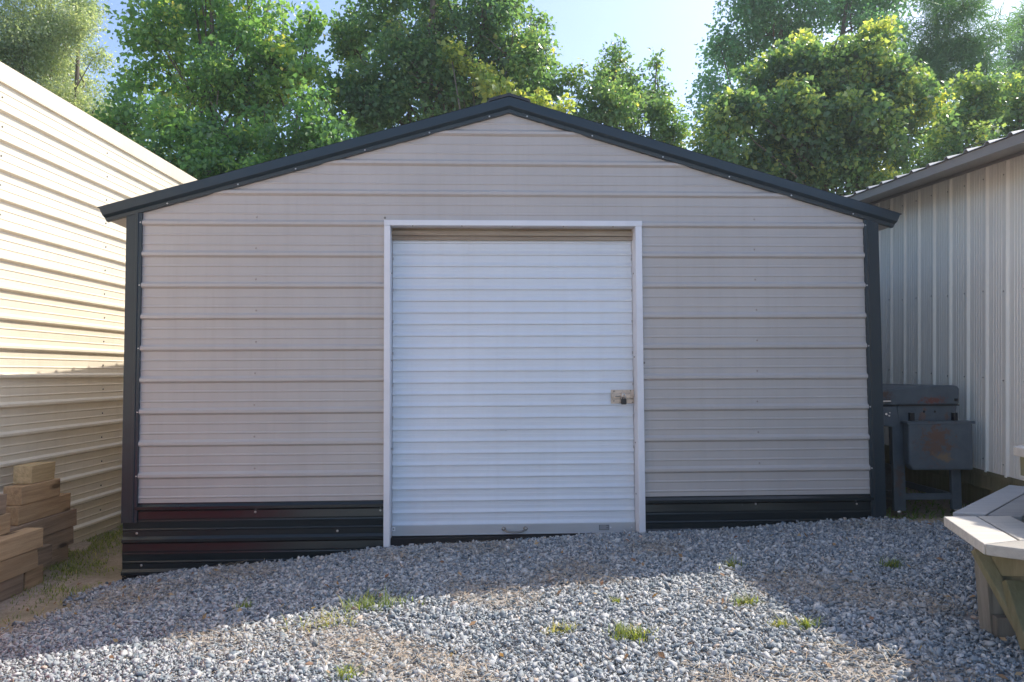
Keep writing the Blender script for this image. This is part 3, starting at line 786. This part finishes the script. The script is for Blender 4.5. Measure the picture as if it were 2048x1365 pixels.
for (pa, pb, yv, bt) in ((1790, 1809, 0, 1023), (1908, 1922, 0, 1020), (1790, 1807, GL - .05, 1020), (1908, 1922, GL - .05, 1018)):
    a = G(pa, bt); b = G(pb, 848); mb = MB(); mb.box(a[0], b[0], yv + .012, yv + .05, a[1], b[1]); mb.build('leg', bodym, grill, .004)
a = G(1810, 1001); b = G(1907, 988); mb = MB(); mb.box(a[0], b[0], .018, .045, a[1], b[1]); mb.build('cross_bar', bodym, grill, .003)
a = G(1795, 1001); mb = MB(); mb.box(a[0], a[0] + .03, .05, GL - .05, a[1], a[1] + .05); mb.box(a[0] + .44, a[0] + .47, .05, GL - .05, a[1], a[1] + .05); mb.build('bottom_rail', bodym, grill)
for px, yv in ((1799, .03), (1799, GL - .03), (1915, .03)):
    a = G(px, 1030); mb = MB(); mb.tube([(a[0], yv, .0 + .03), (a[0], yv, .075)], [.014, .012], 10); mb.tube([(a[0] - .014, yv, .02), (a[0] + .014, yv, .02)], .024, 12)
    mb.build('caster', M['chrome'], grill)
# gas bottle standing under the grill
gb = at(1772, 960, 6.35)
mb = MB(); zg = float(gz(gb.x, 6.35))
mb.tube([(0, 0, 0), (0, 0, .03), (0, 0, .04), (0, 0, .09), (0, 0, .30), (0, 0, .35), (0, 0, .38)], [.11, .11, .125, .15, .15, .125, .05], 20)
mb.tube([(0, 0, .38), (0, 0, .46)], [.025, .025], 10); 
o = mb.build('gas_bottle', pmat('dull_grey_bottle', (.09, .085, .08), .5, .1, var=.3, scale=12), smooth=False); o.location = (gb.x + .02, 6.45, zg + .0)
tag(o, 'dark gas bottle half hidden behind the shed corner below the grill', 'gas bottle')

# ------------------------------------------------------------------ PICNIC TABLE
ZS = .85
def S(px, py, z=ZS): p = atz(px, py, z); return Vector((p.x, p.y, 0))
tc_ = Vector((2.86, 2.97, 0)); zg = float(gz(2.4, 3.1))
pt = empty('picnic_table', (tc_.x, tc_.y, zg), 0, 'octagonal wooden picnic table with pale plank seats on green legs', 'picnic table')
def slab(name, pts, ztop, th, mat, bev=.004):
    mb = MB(); P = [(p.x - tc_.x, p.y - tc_.y) for p in pts]
    area = sum(P[i][0] * P[(i + 1) % len(P)][1] - P[(i + 1) % len(P)][0] * P[i][1] for i in range(len(P)))
    if area < 0: P = P[::-1]
    mb.prism(P[::-1], ztop - th - zg, ztop - zg, lambda x, y, d: (x, y, d))
    return mb.build(name, mat, pt, bev)
def two_planks(A, B, C, D, ztop, mat):      # outer edge A-B, inner edge D-C
    gap = .006; sep = []
    for f0, f1 in ((0, .485), (.515, 1)):
        slab('seat_plank', [A.lerp(D, f0), B.lerp(C, f0), B.lerp(C, f1), A.lerp(D, f1)], ztop, .042, mat)
A = S(1887, 1033); B = S(1968, 1088); C2 = Vector((2.12, 2.93, 0)); D2 = Vector((2.235, 3.345, 0))
two_planks(A, B, C2, D2, ZS, M['seat'])
E1 = B + Vector((math.cos(rad(-42)), math.sin(rad(-42)), 0)) * 1.05
inn = Vector((math.cos(rad(48)), math.sin(rad(48)), 0)) * .285
two_planks(B + Vector((.002, -.004, 0)), E1, E1 + inn - Vector((.743, -.669, 0)) * .12, C2 + Vector((.003, -.005, 0)), ZS, M['seat'])
A1 = S(1905, 1024); B1 = S(2018, 969); n1 = Vector((.707, -.707, 0)) * .25
two_planks(A1, B1, B1 + n1 - Vector((.7, .7, 0)) * .02, A1 + n1 + Vector((.7, .7, 0)) * .10, ZS - .003, M['seat_grey'])
# remaining sides mirrored about the centre
def mir(p): return Vector((2 * tc_.x - p.x, 2 * tc_.y - p.y, 0))
def rot(p, a): 
    d = p - tc_; c, s = math.cos(a), math.sin(a); return tc_ + Vector((d.x * c - d.y * s, d.x * s + d.y * c, 0))
a90 = -math.pi / 2
q = [rot(p, a90) for p in (A1, B1, B1 + n1 - Vector((.7, .7, 0)) * .02, A1 + n1 + Vector((.7, .7, 0)) * .10)]
two_planks(*q, ZS, M['seat_grey'])
# octagonal table top
ZT = 1.16
tp = atz(2025, 893, ZT); R0 = (Vector((tp.x, tp.y, 0)) - tc_).length
R0 = min(R0, .82); ang0 = math.atan2(tp.y - tc_.y, tp.x - tc_.x)
octo = [tc_ + Vector((math.cos(ang0 + k * math.pi / 4), math.sin(ang0 + k * math.pi / 4), 0)) * R0 for k in range(8)]
for k in range(8):
    a, b = octo[k], octo[(k + 1) % 8]
    slab('top_plank', [a, b, b.lerp(tc_, .3), a.lerp(tc_, .3)], ZT, .04, M['seat']); 
    slab('top_plank', [a.lerp(tc_, .31), b.lerp(tc_, .31), b.lerp(tc_, .97), a.lerp(tc_, .97)], ZT, .04, M['seat_grey'])
mb = MB()
for k in range(8):
    a = octo[k].lerp(tc_, .06) - tc_; b = octo[(k + 1) % 8].lerp(tc_, .06) - tc_
    mb.bar((a.x, a.y, ZT - .085 - zg), (b.x, b.y, ZT - .085 - zg), .035, .085)
mb.build('apron', M['treated'], pt)
def loc(px, py, y): p = at(px, py, y); return (p.x - tc_.x, p.y - tc_.y, p.z - zg)
# legs near the visible corner: upright post, runner, green brace and apron boards
mb = MB(); a = loc(1998, 1150, 3.2); b = loc(2003, 1243, 3.2); mb.hexa([(a[0] - .055, a[1] - .02, -.0), (a[0] + .07, a[1] - .02, 0), (a[0] + .07, a[1] + .06, 0), (a[0] - .055, a[1] + .06, 0), (a[0] - .075, a[1] - .02, ZS - zg - .044), (a[0] + .06, a[1] - .02, ZS - zg - .044), (a[0] + .06, a[1] + .06, ZS - zg - .044), (a[0] - .075, a[1] + .06, ZS - zg - .044)])
mb.build('leg', M['grey_lumber'], pt, .004)
mb = MB(); mb.bar((a[0] - .055, a[1] - .045, .045), (0, 0 + .02, .045), .045, .09); mb.build('runner', M['grey_lumber'], pt, .004)
mb = MB(); a = loc(1955, 1098, 3.02); b = loc(2062, 1290, 2.86); mb.bar(a, b, .045, .04, 0, (0, 1, 0)); mb.build('brace', M['treated'], pt, .003)
mb = MB(); mb.bar(loc(1985, 1128, 3.0), loc(2080, 1128, 2.86), .04, .09); mb.build('seat_rail', M['treated'], pt, .003)
mb = MB(); mb.bar(loc(1978, 1150, 3.02), loc(2080, 1158, 2.92), .04, .05); mb.build('seat_rail', M['treated'], pt, .003)
mb = MB(); mb.bar(loc(2030, 1165, 2.94), loc(2075, 1300, 2.80), .10, .045, 0, (0, 1, 0)); mb.build('leg', M['treated'], pt, .003)
for k in range(1, 8):
    a = ang0 + k * math.pi / 4
    if k in (7,): continue
    mb = MB(); mb.bar((math.cos(a) * .78, math.sin(a) * .78, 0), (math.cos(a) * .55, math.sin(a) * .55, ZT - zg - .042), .09, .045, 0, (math.cos(a), math.sin(a), 0)); mb.build('leg', M['treated'], pt, .003)
    mb = MB(); mb.bar((math.cos(a) * .3, math.sin(a) * .3, ZS - zg - .09), (math.cos(a) * .9, math.sin(a) * .9, ZS - zg - .09), .04, .085); mb.build('seat_rail', M['treated'], pt, .003)
mb = MB(); mb.bar(loc(2035, 1035, 3.75), loc(2100, 1035, 3.9), .04, .1); mb.build('seat_rail', M['treated'], pt, .003)

# ------------------------------------------------------------------ ADDED RED TRAILER (unseen, invented to put a red reflection in the lower panels)
tz = .03
tr_ = empty('added_red_trailer', (-3.02, 2.25, tz), 0, 'unseen red trailer added to cast a red reflection in the lower panels', 'trailer')
M['red'] = pmat('red_paint', (.52, .022, .028), .3, 0, var=.08, dirt=(.2, .06, .05), dirt_amt=.3)
M['tyre'] = pmat('black_tyre', (.02, .02, .02), .85, 0, bump=.3)
mb = MB()
for x0, x1, y0_, y1_ in ((-.6, .6, -1.0, -.96), (-.6, .6, .96, 1.0), (-.6, -.56, -.958, .958), (.56, .6, -.958, .958)): mb.box(x0, x1, y0_, y1_, .10, .95)
mb.box(-.558, .558, -.958, .958, .10, .14)
mb.build('body', M['red'], tr_, .006)
mb = MB()
for a, b in (((-.62, -1.02), (.62, -1.02)), ((-.62, 1.02), (.62, 1.02)), ((-.62, -1.02), (-.62, 1.02)), ((.62, -1.02), (.62, 1.02))): mb.bar((*a, .96), (*b, .96), .045, .045)
mb.build('top_rail', M['red'], tr_, .004)
mb = MB(); mb.bar((0, -1.0, .38), (0, -2.0, .38), .06, .06); mb.bar((-.4, -1.0, .38), (0, -1.7, .38), .05, .05); mb.bar((.4, -1.0, .38), (0, -1.7, .38), .05, .05); mb.build('tongue', M['lockblack'], tr_)
mb = MB(); mb.tube([(0, -1.95, 0), (0, -1.95, .38)], .025, 8); mb.build('jack', M['chrome'], tr_)
for s_ in (-1, 1):
    mb = MB(); mb.tube([(s_ * .63, 0, .27), (s_ * .65, 0, .27), (s_ * .77, 0, .27), (s_ * .79, 0, .27)], [.22, .27, .27, .22], 24)
    wh = mb.build('wheel', M['tyre'], tr_)
    mb = MB(); mb.tube([(s_ * .785, 0, .27), (s_ * .80, 0, .27)], [.15, .12], 16); mb.build('rim', M['chrome'], wh)
    mb = MB(); mb.prism([(-.42, .42), (-.34, .58), (.34, .58), (.42, .42), (.45, .42), (.36, .61), (-.36, .61), (-.45, .42)], .625, .8, lambda x, y, d: (s_ * d, x, y)); mb.build('fender', M['red'], tr_)

# ------------------------------------------------------------------ TIMBER STACK
H = .138
def timber(label, xf, ya, yb, layer, mat, depth=.138, yaw=0, h=H, dz=0):
    """xf = face towards the shed; lies along the ivory wall"""
    wx = (xf - depth / 2)
    mb = MB(); L = (yb - ya) / 2
    c = [(-depth / 2, -L), (depth / 2, -L), (depth / 2, L), (-depth / 2, L)]
    j = lambda: random.uniform(-.004, .004)
    mb.hexa([(x + j(), y + j(), 0) for x, y in c] + [(x + j(), y + j(), h - .003) for x, y in c])
    o = mb.build('timber', mat, None, .004)
    o.location = (wx, (ya + yb) / 2, layer * H + dz + .0); o.rotation_euler = (0, 0, yaw - .0108)
    return tag(o, label, 'timber', 'timbers stacked against the ivory garage')
X1 = -3.6
timber('bottom timber of the wall-side tier, lying on the grass', X1, 5.05, 6.03, 0, M['timber_grey'])
timber('second timber up in the wall-side tier, grey brown', X1 + .012, 5.1, 6.08, 1, M['timber_grey'])
timber('third timber up in the wall-side tier, its far end sticking out furthest', X1 + .02, 5.2, 6.12, 2, M['timber_grey'], yaw=.02)
timber('fourth timber up in the wall-side tier, reddish brown with long face', X1, 5.42, 6.05, 3, M['timber'])
timber('knotty timber offcut second from the top of the stack', X1, 5.45, 5.91, 4, M['timber'])
timber('short pale knotty offcut topmost on the timber stack', X1 - .012, 5.58, 5.86, 5, M['timber_pale'])
X2 = -3.41
timber('dark timber at the foot of the front tier, ends on bare dirt', X2 + .0, 4.35, 5.20, 0, M['timber_grey'])
timber('long timber with pale tag, second up in the front tier', X2 + .02, 4.3, 5.32, 1, M['timber'])
timber('long reddish timber with pale sawn end, third up in the front tier', X2 + .025, 4.2, 5.36, 2, M['timber'], yaw=-.01)
timber('weathered timber fourth up in the front tier', X2 - .08, 4.2, 5.18, 3, M['timber'], yaw=.015)
timber('blackened grey timber fifth up in the front tier', X2 - .10, 4.3, 5.15, 4, M['timber_grey'])
timber('weathered grey timber at the top of the front tier', X2 - .13, 4.1, 5.02, 5, M['timber_grey'])
timber('small dark knotty block wedged between the two tiers', X2 - .02, 5.38, 5.55, 1, M['timber_grey'], depth=.13, dz=-.02)
timber('short block lying low beside the small knotty block', X2 - .0, 5.22, 5.42, 0, M['timber'], depth=.13)

# ------------------------------------------------------------------ GRASS
def tuft(px, py, r, n, Lr, tone, label):
    zz0 = .3
    for _ in range(6):
        p = atz(px, py, zz0); zz0 = float(gz(p.x, p.y)) + .02
    t = rng.normal(0, r * .42, (n, 2)) * np.array([1.25, .8])
    P = np.stack([p.x + t[:, 0], p.y + t[:, 1], gz(p.x + t[:, 0], p.y + t[:, 1]) + .01], 1)
    P[:, 2] -= 0
    n = int(n * .7); t = t[:n]; P = P[:n]; L = rng.uniform(*Lr, n) * .74; 
    L *= np.clip(rng.normal(.9, .3, n), .35, 1.4)
    o = blades('grass_tuft', P - np.array([p.x, p.y, zz0]), L, rng.uniform(.003, .006, n), rng.uniform(.5, 1.05, n), np.clip(rng.normal(tone, .2, n), 0, 1), M['grass_leaf'])
    o.location = (p.x, p.y, zz0)
    return tag(o, label, 'grass tuft', 'grass tufts growing in the gravel')
tuft(748, 1210, .16, 300, (.05, .13), .3, 'widest grass tuft, in shade at the edge of the shed shadow')
tuft(650, 1246, .14, 130, (.04, .11), .7, 'yellowing grass tuft in the sun just left of the widest tuft')
tuft(1262, 1272, .085, 260, (.05, .11), .45, 'bright green sunlit grass tuft below the right side of the door')
tuft(1120, 1258, .09, 140, (.03, .07), .75, 'sparse yellow grass tuft in sun below the door handle')
tuft(1492, 1206, .06, 150, (.04, .10), .5, 'half shaded grass tuft beside the edge of the right-hand shade')
tuft(1614, 1250, .05, 130, (.04, .09), .42, 'small bright sunlit tuft at the tip of the right-hand shade')
tuft(1467, 1132, .05, 110, (.04, .10), .5, 'tuft at the corner where the shed shadow meets the right-hand shade')
tuft(1786, 1131, .055, 120, (.04, .10), .2, 'dark green grass tuft in full shade below the grill')
tuft(492, 1212, .05, 70, (.04, .08), .3, 'faint grass tuft in the shed shadow before the black panel')
tuft(692, 1352, .05, 120, (.04, .10), .4, 'grass tuft at the very bottom edge of the photo')
tuft(1232, 1203, .02, 40, (.03, .07), .5, 'tiny sunlit sprig just outside the shed shadow')
tuft(578, 1104, .04, 40, (.06, .14), .95, 'dry straw coloured sprig against the foot of the black panel')
tuft(462, 1126, .03, 36, (.05, .10), .35, 'small green sprig against the black panel, left of the dry sprig')
tuft(1560, 1250, .05, 90, (.03, .08), .7, 'straw coloured tuft just left of the small bright tuft')
# grass of the left alley and beyond
n = 9000; ax = rng.uniform(-3.9, -2.95, n * 4); ay = rng.uniform(4.4, 9.5, n * 4)
wgt = np.exp(-((ax + 3.72) / .22) ** 2) * 1.1 * (ay > 5.3) + .7 * np.exp(-(((ax + 3.35) / .18) ** 2 + ((ay - 5.75) / .3) ** 2)) + .6 * np.exp(-(((ax + 3.1) / .2) ** 2 + ((ay - 5.2) / .12) ** 2)) + .12
wgt *= (np.sin(ax * 9 + 2 * np.sin(ay * 4)) * np.sin(ay * 6) > -.35)
k = rng.uniform(0, 1, n * 4) < wgt * .6; ax, ay = ax[k][:n], ay[k][:n]; n = len(ax)
o = blades('grass', np.stack([ax, ay, gz(ax, ay)], 1), rng.uniform(.015, .05, n), rng.uniform(.003, .006, n), rng.uniform(.5, 1.05, n), np.clip(rng.normal(.4, .25, n), 0, 1), M['grass_leaf'])
tag(o, 'patchy short grass on the dirt between timber stack and shed', 'grass', None, 'stuff')
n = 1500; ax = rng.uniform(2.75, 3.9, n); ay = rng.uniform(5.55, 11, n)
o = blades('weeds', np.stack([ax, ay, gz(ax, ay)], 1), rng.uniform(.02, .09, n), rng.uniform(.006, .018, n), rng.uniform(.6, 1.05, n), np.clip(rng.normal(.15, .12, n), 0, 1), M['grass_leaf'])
tag(o, 'low dark weeds under the grill in the shaded gap', 'weeds', None, 'stuff')

# ------------------------------------------------------------------ TREES
def leaves(clusters, per, spread, L, W, tone_c, mat, name, parent, droop=.35, tj=.12):
    """clusters (n,3) world points; per leaves each"""
    n = len(clusters); C = np.repeat(clusters, per, 0); N_ = len(C)
    d = rng.normal(size=(N_, 3)); d /= np.linalg.norm(d, axis=1)[:, None]
    C = C + d * (rng.uniform(0, 1, N_) ** .5 * spread)[:, None] * np.array([1, 1, .75])
    ax = d * .6 + rng.normal(size=(N_, 3)) * .6; ax[:, 2] -= droop; ax /= np.linalg.norm(ax, axis=1)[:, None]
    nm = rng.normal(size=(N_, 3)) * .75; nm[:, 2] += .8
    sd = np.cross(ax, nm); sd /= np.maximum(np.linalg.norm(sd, axis=1), 1e-6)[:, None]
    nm = np.cross(sd, ax)
    s = np.clip(rng.lognormal(-.08, .34, N_), .4, 1.7); l = (L * s)[:, None]; w_ = (W * s)[:, None]
    b = C; lf = C + ax * l * .42 - sd * w_ * .5 + nm * w_ * .16; tp = C + ax * l - nm * l * .08; rg = C + ax * l * .42 + sd * w_ * .5 + nm * w_ * .16
    Vv = np.stack([b, lf, tp, rg], 1).reshape(-1, 3)
    i = np.arange(N_) * 4
    Fi = np.concatenate([np.stack([i, i + 1, i + 2], 1), np.stack([i, i + 2, i + 3], 1)])
    tn = np.clip(np.repeat(tone_c, per) + rng.normal(0, tj, N_), 0, 1)
    return npmesh(name, Vv, 3, Fi, mat, parent, {'tone': np.concatenate([tn, tn])})
def limb(mb, a, b, r0, r1, wob=.06):
    a = Vector(a); b = Vector(b); n = 5; L = (b - a).length
    pts = [a.lerp(b, t) + Vector((random.gauss(0, 1), random.gauss(0, 1), random.gauss(0, .4))) * (wob * L * math.sin(math.pi * t)) for t in np.linspace(0, 1, n)]
    mb.tube(pts, [r0 + (r1 - r0) * t for t in np.linspace(0, 1, n)], 6)
def tree(name, label, d, blobs, mat, dens, L, W, base=None, tone=.4, cat='tree', spread=.3, per=14, surf=.42, trunks=1, shape=None, droop=.35, r=.09, tvar=.16, group='trees behind the buildings', sun_tone=0.0):
    """blobs: (px, py, rx, ry[, depth offset]) ; crown of many leaf sprays spread through those volumes"""
    cs = []; ts = []; cents = []
    for bl in blobs:
        bx, by, rx, ry = bl[:4]; dd = d + (bl[4] if len(bl) > 4 else random.uniform(-.6, .6))
        c = at(bx, by, dd); k = dd / F; Rx, Rz = rx * k, ry * k; Ry = (Rx + Rz) * .5
        cents.append((c, min(Rx, Rz)))
        n = max(6, int(dens * 4.6 * (Rx * Rz + Rx * Ry + Ry * Rz)))
        R3 = np.array([Rx, Ry, Rz])
        K = max(4, int(13 * (Rx * Rz) ** .5 / .7))          # leafy boughs of this part of the crown
        sv = rng.normal(size=(K, 3)); sv /= np.linalg.norm(sv, axis=1)[:, None]
        sub = sv * (rng.uniform(0, 1, K) ** .5 * .82)[:, None] * R3
        sr = rng.uniform(.26, .48, K) * R3.mean(); stone_ = rng.normal(0, tvar * .8, K)
        wk = sr ** 2; ki = rng.choice(K, n, p=wk / wk.sum())
        v = rng.normal(size=(n, 3)); v[:, 2] += .25; v /= np.linalg.norm(v, axis=1)[:, None]
        rr = rng.uniform(0, 1, n) ** surf
        p = np.array(c) + sub[ki] + v * (rr * sr[ki])[:, None] * np.array([1.15, 1.15, .85])
        cs.append(p); ts.append(np.clip(rng.normal(tone, tvar * .6, n) + stone_[ki] + random.uniform(-.08, .08) + sun_tone * (np.clip(v[:, 2], 0, 1) * .45 + .55 * np.clip(sub[ki][:, 2] / Rz, 0, 1)), 0, 1))  # sun_tone paints sunlit tops into the leaf colour
    cs = np.concatenate(cs); ts = np.concatenate(ts)
    xm = np.mean([c[0].x for c in cents])
    bx = base if base is not None else xm
    zb = float(gz(bx, d)) - .1
    root = empty(name, (bx, d, zb), 0, label, cat, group)
    off = np.array([bx, d, zb])
    leaves(cs - off, per, spread, L, W, ts, mat, 'crown', root, droop)
    mb = MB(); tops = sorted(cents, key=lambda q: -q[0].z)
    for t in range(trunks):
        tx = (t - (trunks - 1) / 2) * .5
        tgt = tops[t % max(1, min(len(tops), trunks))][0] - Vector(off)
        b = Vector((tx, random.uniform(-.3, .3), 0)); mid = b.lerp(tgt, .55); mid.x += (b.x - mid.x) * .3
        pts = [b, b.lerp(mid, .5) + Vector((.05, 0, 0)), mid, mid.lerp(tgt, .6), tgt]
        mb.tube(pts, [r * 1.25, r, r * .75, r * .5, r * .18], 8)
        for c, rr in cents:
            if random.random() < .5:
                s = random.uniform(.35, .9); o_ = pts[1].lerp(pts[3], s); limb(mb, o_, c - Vector(off), r * .3, r * .08)
    for c, rr in cents:
        for q in range(5):
            e = Vector((random.gauss(0, 1), random.gauss(0, 1), random.uniform(-.2, 1))).normalized() * rr * .9
            limb(mb, c - Vector(off), c - Vector(off) + e, r * .13, r * .03)
    mb.build('trunk', M['bark'], root, smooth=True)
    return root

tree('olive_tree', 'pale olive fine leaved tree above the ivory garage at the far left', 15, [(50, 40, 130, 110), (-60, 120, 120, 120), (110, 150, 95, 110), (20, 210, 120, 90), (170, 250, 70, 80), (100, -90, 120, 90), (240, 300, 60, 60), (150, 60, 45, 60), (320, 345, 50, 40), (190, 110, 22, 40), (80, 90, 90, 80), (0, 130, 90, 70), (130, 200, 70, 60), (160, 20, 40, 50), (220, 250, 50, 50)], M['leaf_olive'], 26, .060, .026, tone=.45, spread=.26, per=30, trunks=2)
tree('sweetgum_tree', 'tall airy bright green tree with thin trunks and sky showing through its crown', 13.4, [(290, 50, 75, 90), (390, 10, 100, 90), (500, 30, 100, 100), (580, 90, 65, 110), (340, 150, 95, 80), (440, 140, 100, 90), (540, 190, 100, 90), (270, 170, 45, 50), (620, 40, 25, 45), (640, 190, 45, 60), (420, -90, 180, 60), (560, -80, 60, 60), (460, 70, 90, 70), (330, 90, 70, 70), (560, 140, 80, 70), (400, 200, 90, 60), (600, 150, 50, 60), (480, 210, 90, 60)], M['leaf_green'], 12, .085, .068, tone=.45, spread=.22, per=15, trunks=4, r=.09, surf=.5)
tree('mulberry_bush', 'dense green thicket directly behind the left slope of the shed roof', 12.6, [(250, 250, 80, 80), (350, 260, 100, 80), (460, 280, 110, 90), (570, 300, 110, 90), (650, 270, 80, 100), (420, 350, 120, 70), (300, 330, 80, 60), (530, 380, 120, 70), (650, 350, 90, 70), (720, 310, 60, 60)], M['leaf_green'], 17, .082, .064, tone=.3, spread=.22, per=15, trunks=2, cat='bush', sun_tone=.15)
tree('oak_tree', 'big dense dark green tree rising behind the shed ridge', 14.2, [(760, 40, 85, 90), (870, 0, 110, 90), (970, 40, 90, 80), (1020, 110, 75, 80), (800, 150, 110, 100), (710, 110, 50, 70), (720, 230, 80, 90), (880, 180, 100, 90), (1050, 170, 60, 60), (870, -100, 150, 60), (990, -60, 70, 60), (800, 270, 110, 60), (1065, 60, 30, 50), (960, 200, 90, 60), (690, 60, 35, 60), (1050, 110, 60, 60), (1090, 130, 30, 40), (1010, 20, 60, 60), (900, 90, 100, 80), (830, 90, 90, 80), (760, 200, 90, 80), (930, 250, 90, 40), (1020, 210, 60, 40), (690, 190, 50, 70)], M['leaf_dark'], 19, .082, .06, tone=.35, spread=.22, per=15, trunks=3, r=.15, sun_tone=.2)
tree('grape_vine', 'yellow green leafy vine lit by the sun just left of the shed ridge', 13.0, [(920, 120, 35, 30), (950, 150, 40, 35), (985, 180, 38, 30), (900, 95, 20, 15), (1080, 205, 45, 16), (1130, 215, 25, 14)], M['leaf_vine'], 20, .09, .08, tone=.72, spread=.2, per=14, trunks=1, r=.04, cat='vine', tvar=.08)
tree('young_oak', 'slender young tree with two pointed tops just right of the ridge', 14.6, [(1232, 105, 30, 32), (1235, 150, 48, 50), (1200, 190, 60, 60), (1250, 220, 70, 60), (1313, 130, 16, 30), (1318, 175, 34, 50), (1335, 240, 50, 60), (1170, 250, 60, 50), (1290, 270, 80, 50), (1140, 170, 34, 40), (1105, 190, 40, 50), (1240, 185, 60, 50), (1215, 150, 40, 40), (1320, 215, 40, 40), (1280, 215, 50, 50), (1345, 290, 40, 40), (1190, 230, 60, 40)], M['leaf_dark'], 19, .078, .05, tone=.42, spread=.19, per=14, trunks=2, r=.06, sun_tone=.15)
tree('poplar_tree', 'tall blue green tree behind the vine covered mound, top out of view', 21, [(1500, 20, 75, 80), (1440, 90, 35, 50), (1425, 165, 26, 60), (1540, 70, 70, 70), (1480, 110, 60, 60), (1620, 10, 70, 60), (1700, 30, 70, 60), (1560, -60, 120, 60), (1420, 230, 35, 60), (1770, 10, 60, 60), (1600, 90, 60, 60), (1750, 70, 60, 50), (1700, -40, 120, 50)], M['leaf_blue'], 13, .10, .078, tone=.4, spread=.42, per=14, trunks=2, r=.16)
kz = [(1470, 230, 60, 60), (1440, 290, 55, 70), (1530, 180, 60, 55), (1600, 120, 50, 45), (1600, 230, 75, 75), (1690, 100, 60, 50), (1715, 180, 75, 80), (1790, 210, 55, 80), (1530, 300, 90, 80), (1650, 320, 100, 80), (1750, 300, 90, 75), (1830, 270, 60, 80), (1560, 140, 60, 50), (1620, 160, 60, 60), (1660, 120, 60, 60), (1740, 130, 60, 60), (1500, 210, 60, 60), (1570, 210, 70, 60), (1640, 210, 70, 60), (1800, 150, 45, 55), (1420, 300, 40, 60), (1580, 260, 80, 70), (1610, 300, 80, 70), (1700, 250, 70, 60), (1560, 340, 80, 50), (1480, 350, 80, 50), (1590, 370, 100, 50), (1720, 360, 100, 40), (1760, 90, 50, 50), (1830, 190, 40, 50), (1650, 180, 50, 50)]
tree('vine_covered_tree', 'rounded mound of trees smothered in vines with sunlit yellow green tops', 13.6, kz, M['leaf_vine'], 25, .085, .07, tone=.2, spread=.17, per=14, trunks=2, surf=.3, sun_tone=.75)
tree('pine_tree', 'blue green pine with soft drooping tufts rising behind the vine mound', 17.5, [(1870, 60, 60, 50), (1930, 20, 60, 50), (1900, 110, 70, 50), (1830, 120, 60, 50), (1950, 90, 60, 50), (1880, 170, 80, 50), (1870, -10, 60, 40), (1960, 150, 50, 50)], M['needle'], 9, .22, .014, tone=.45, spread=.34, per=42, trunks=1, droop=.1)
tree('maple_tree', 'leafy green tree above the roof of the portable building', 14.5, [(1900, 230, 70, 70), (1960, 200, 60, 60), (2010, 250, 70, 80), (1920, 300, 80, 60), (1860, 340, 70, 50), (2050, 190, 50, 70), (1985, 320, 70, 50), (1800, 370, 60, 35), (2080, 280, 70, 80), (1950, 250, 60, 60)], M['leaf_vine'], 20, .085, .068, tone=.22, spread=.2, per=14, trunks=2, surf=.33, sun_tone=.6)
tree('far_pine', 'dark pine at the upper right edge farther off than the rest', 24, [(2050, 60, 30, 50), (2075, 110, 50, 50), (2040, 130, 35, 40), (2060, 180, 50, 50), (2000, 190, 40, 40), (2090, 30, 40, 50)], M['needle'], 7, .3, .02, tone=.3, spread=.45, per=34, trunks=1, droop=.1)
# far wood that closes the gaps
n = 9000
wx = rng.uniform(-26, 30, n); wy = rng.uniform(25, 31, n); hz = 7.2 + 1.3 * np.sin(wx * .7) + .8 * np.sin(wx * 1.9 + 1)
wz = rng.uniform(0, 1, n) ** .8 * hz
o = leaves(np.stack([wx, wy, wz], 1), 8, .7, .34, .28, np.clip(rng.normal(.3, .15, n), 0, 1), M['leaf_dark'], 'woods', None)
tag(o, 'shady wood far behind the trees', 'woods', None, 'stuff')

# ------------------------------------------------------------------ thin summer haze
mb = MB(); mb.box(-45, 45, -14, 38, -2.5, 17)
hm = bpy.data.materials.new('summer_haze'); hm.use_nodes = True; ht = hm.node_tree
for nd in list(ht.nodes):
    if nd.type != 'OUTPUT_MATERIAL': ht.nodes.remove(nd)
pv = ht.nodes.new('ShaderNodeVolumePrincipled'); pv.inputs['Color'].default_value = (.86, .93, 1.0, 1); pv.inputs['Density'].default_value = .0016; pv.inputs['Anisotropy'].default_value = .3
ht.links.new(pv.outputs[0], [nd for nd in ht.nodes if nd.type == 'OUTPUT_MATERIAL'][0].inputs['Volume'])
hz_ = mb.build('haze', hm); tag(hz_, 'thin pale summer haze over the yard and trees', 'haze', None, 'stuff')
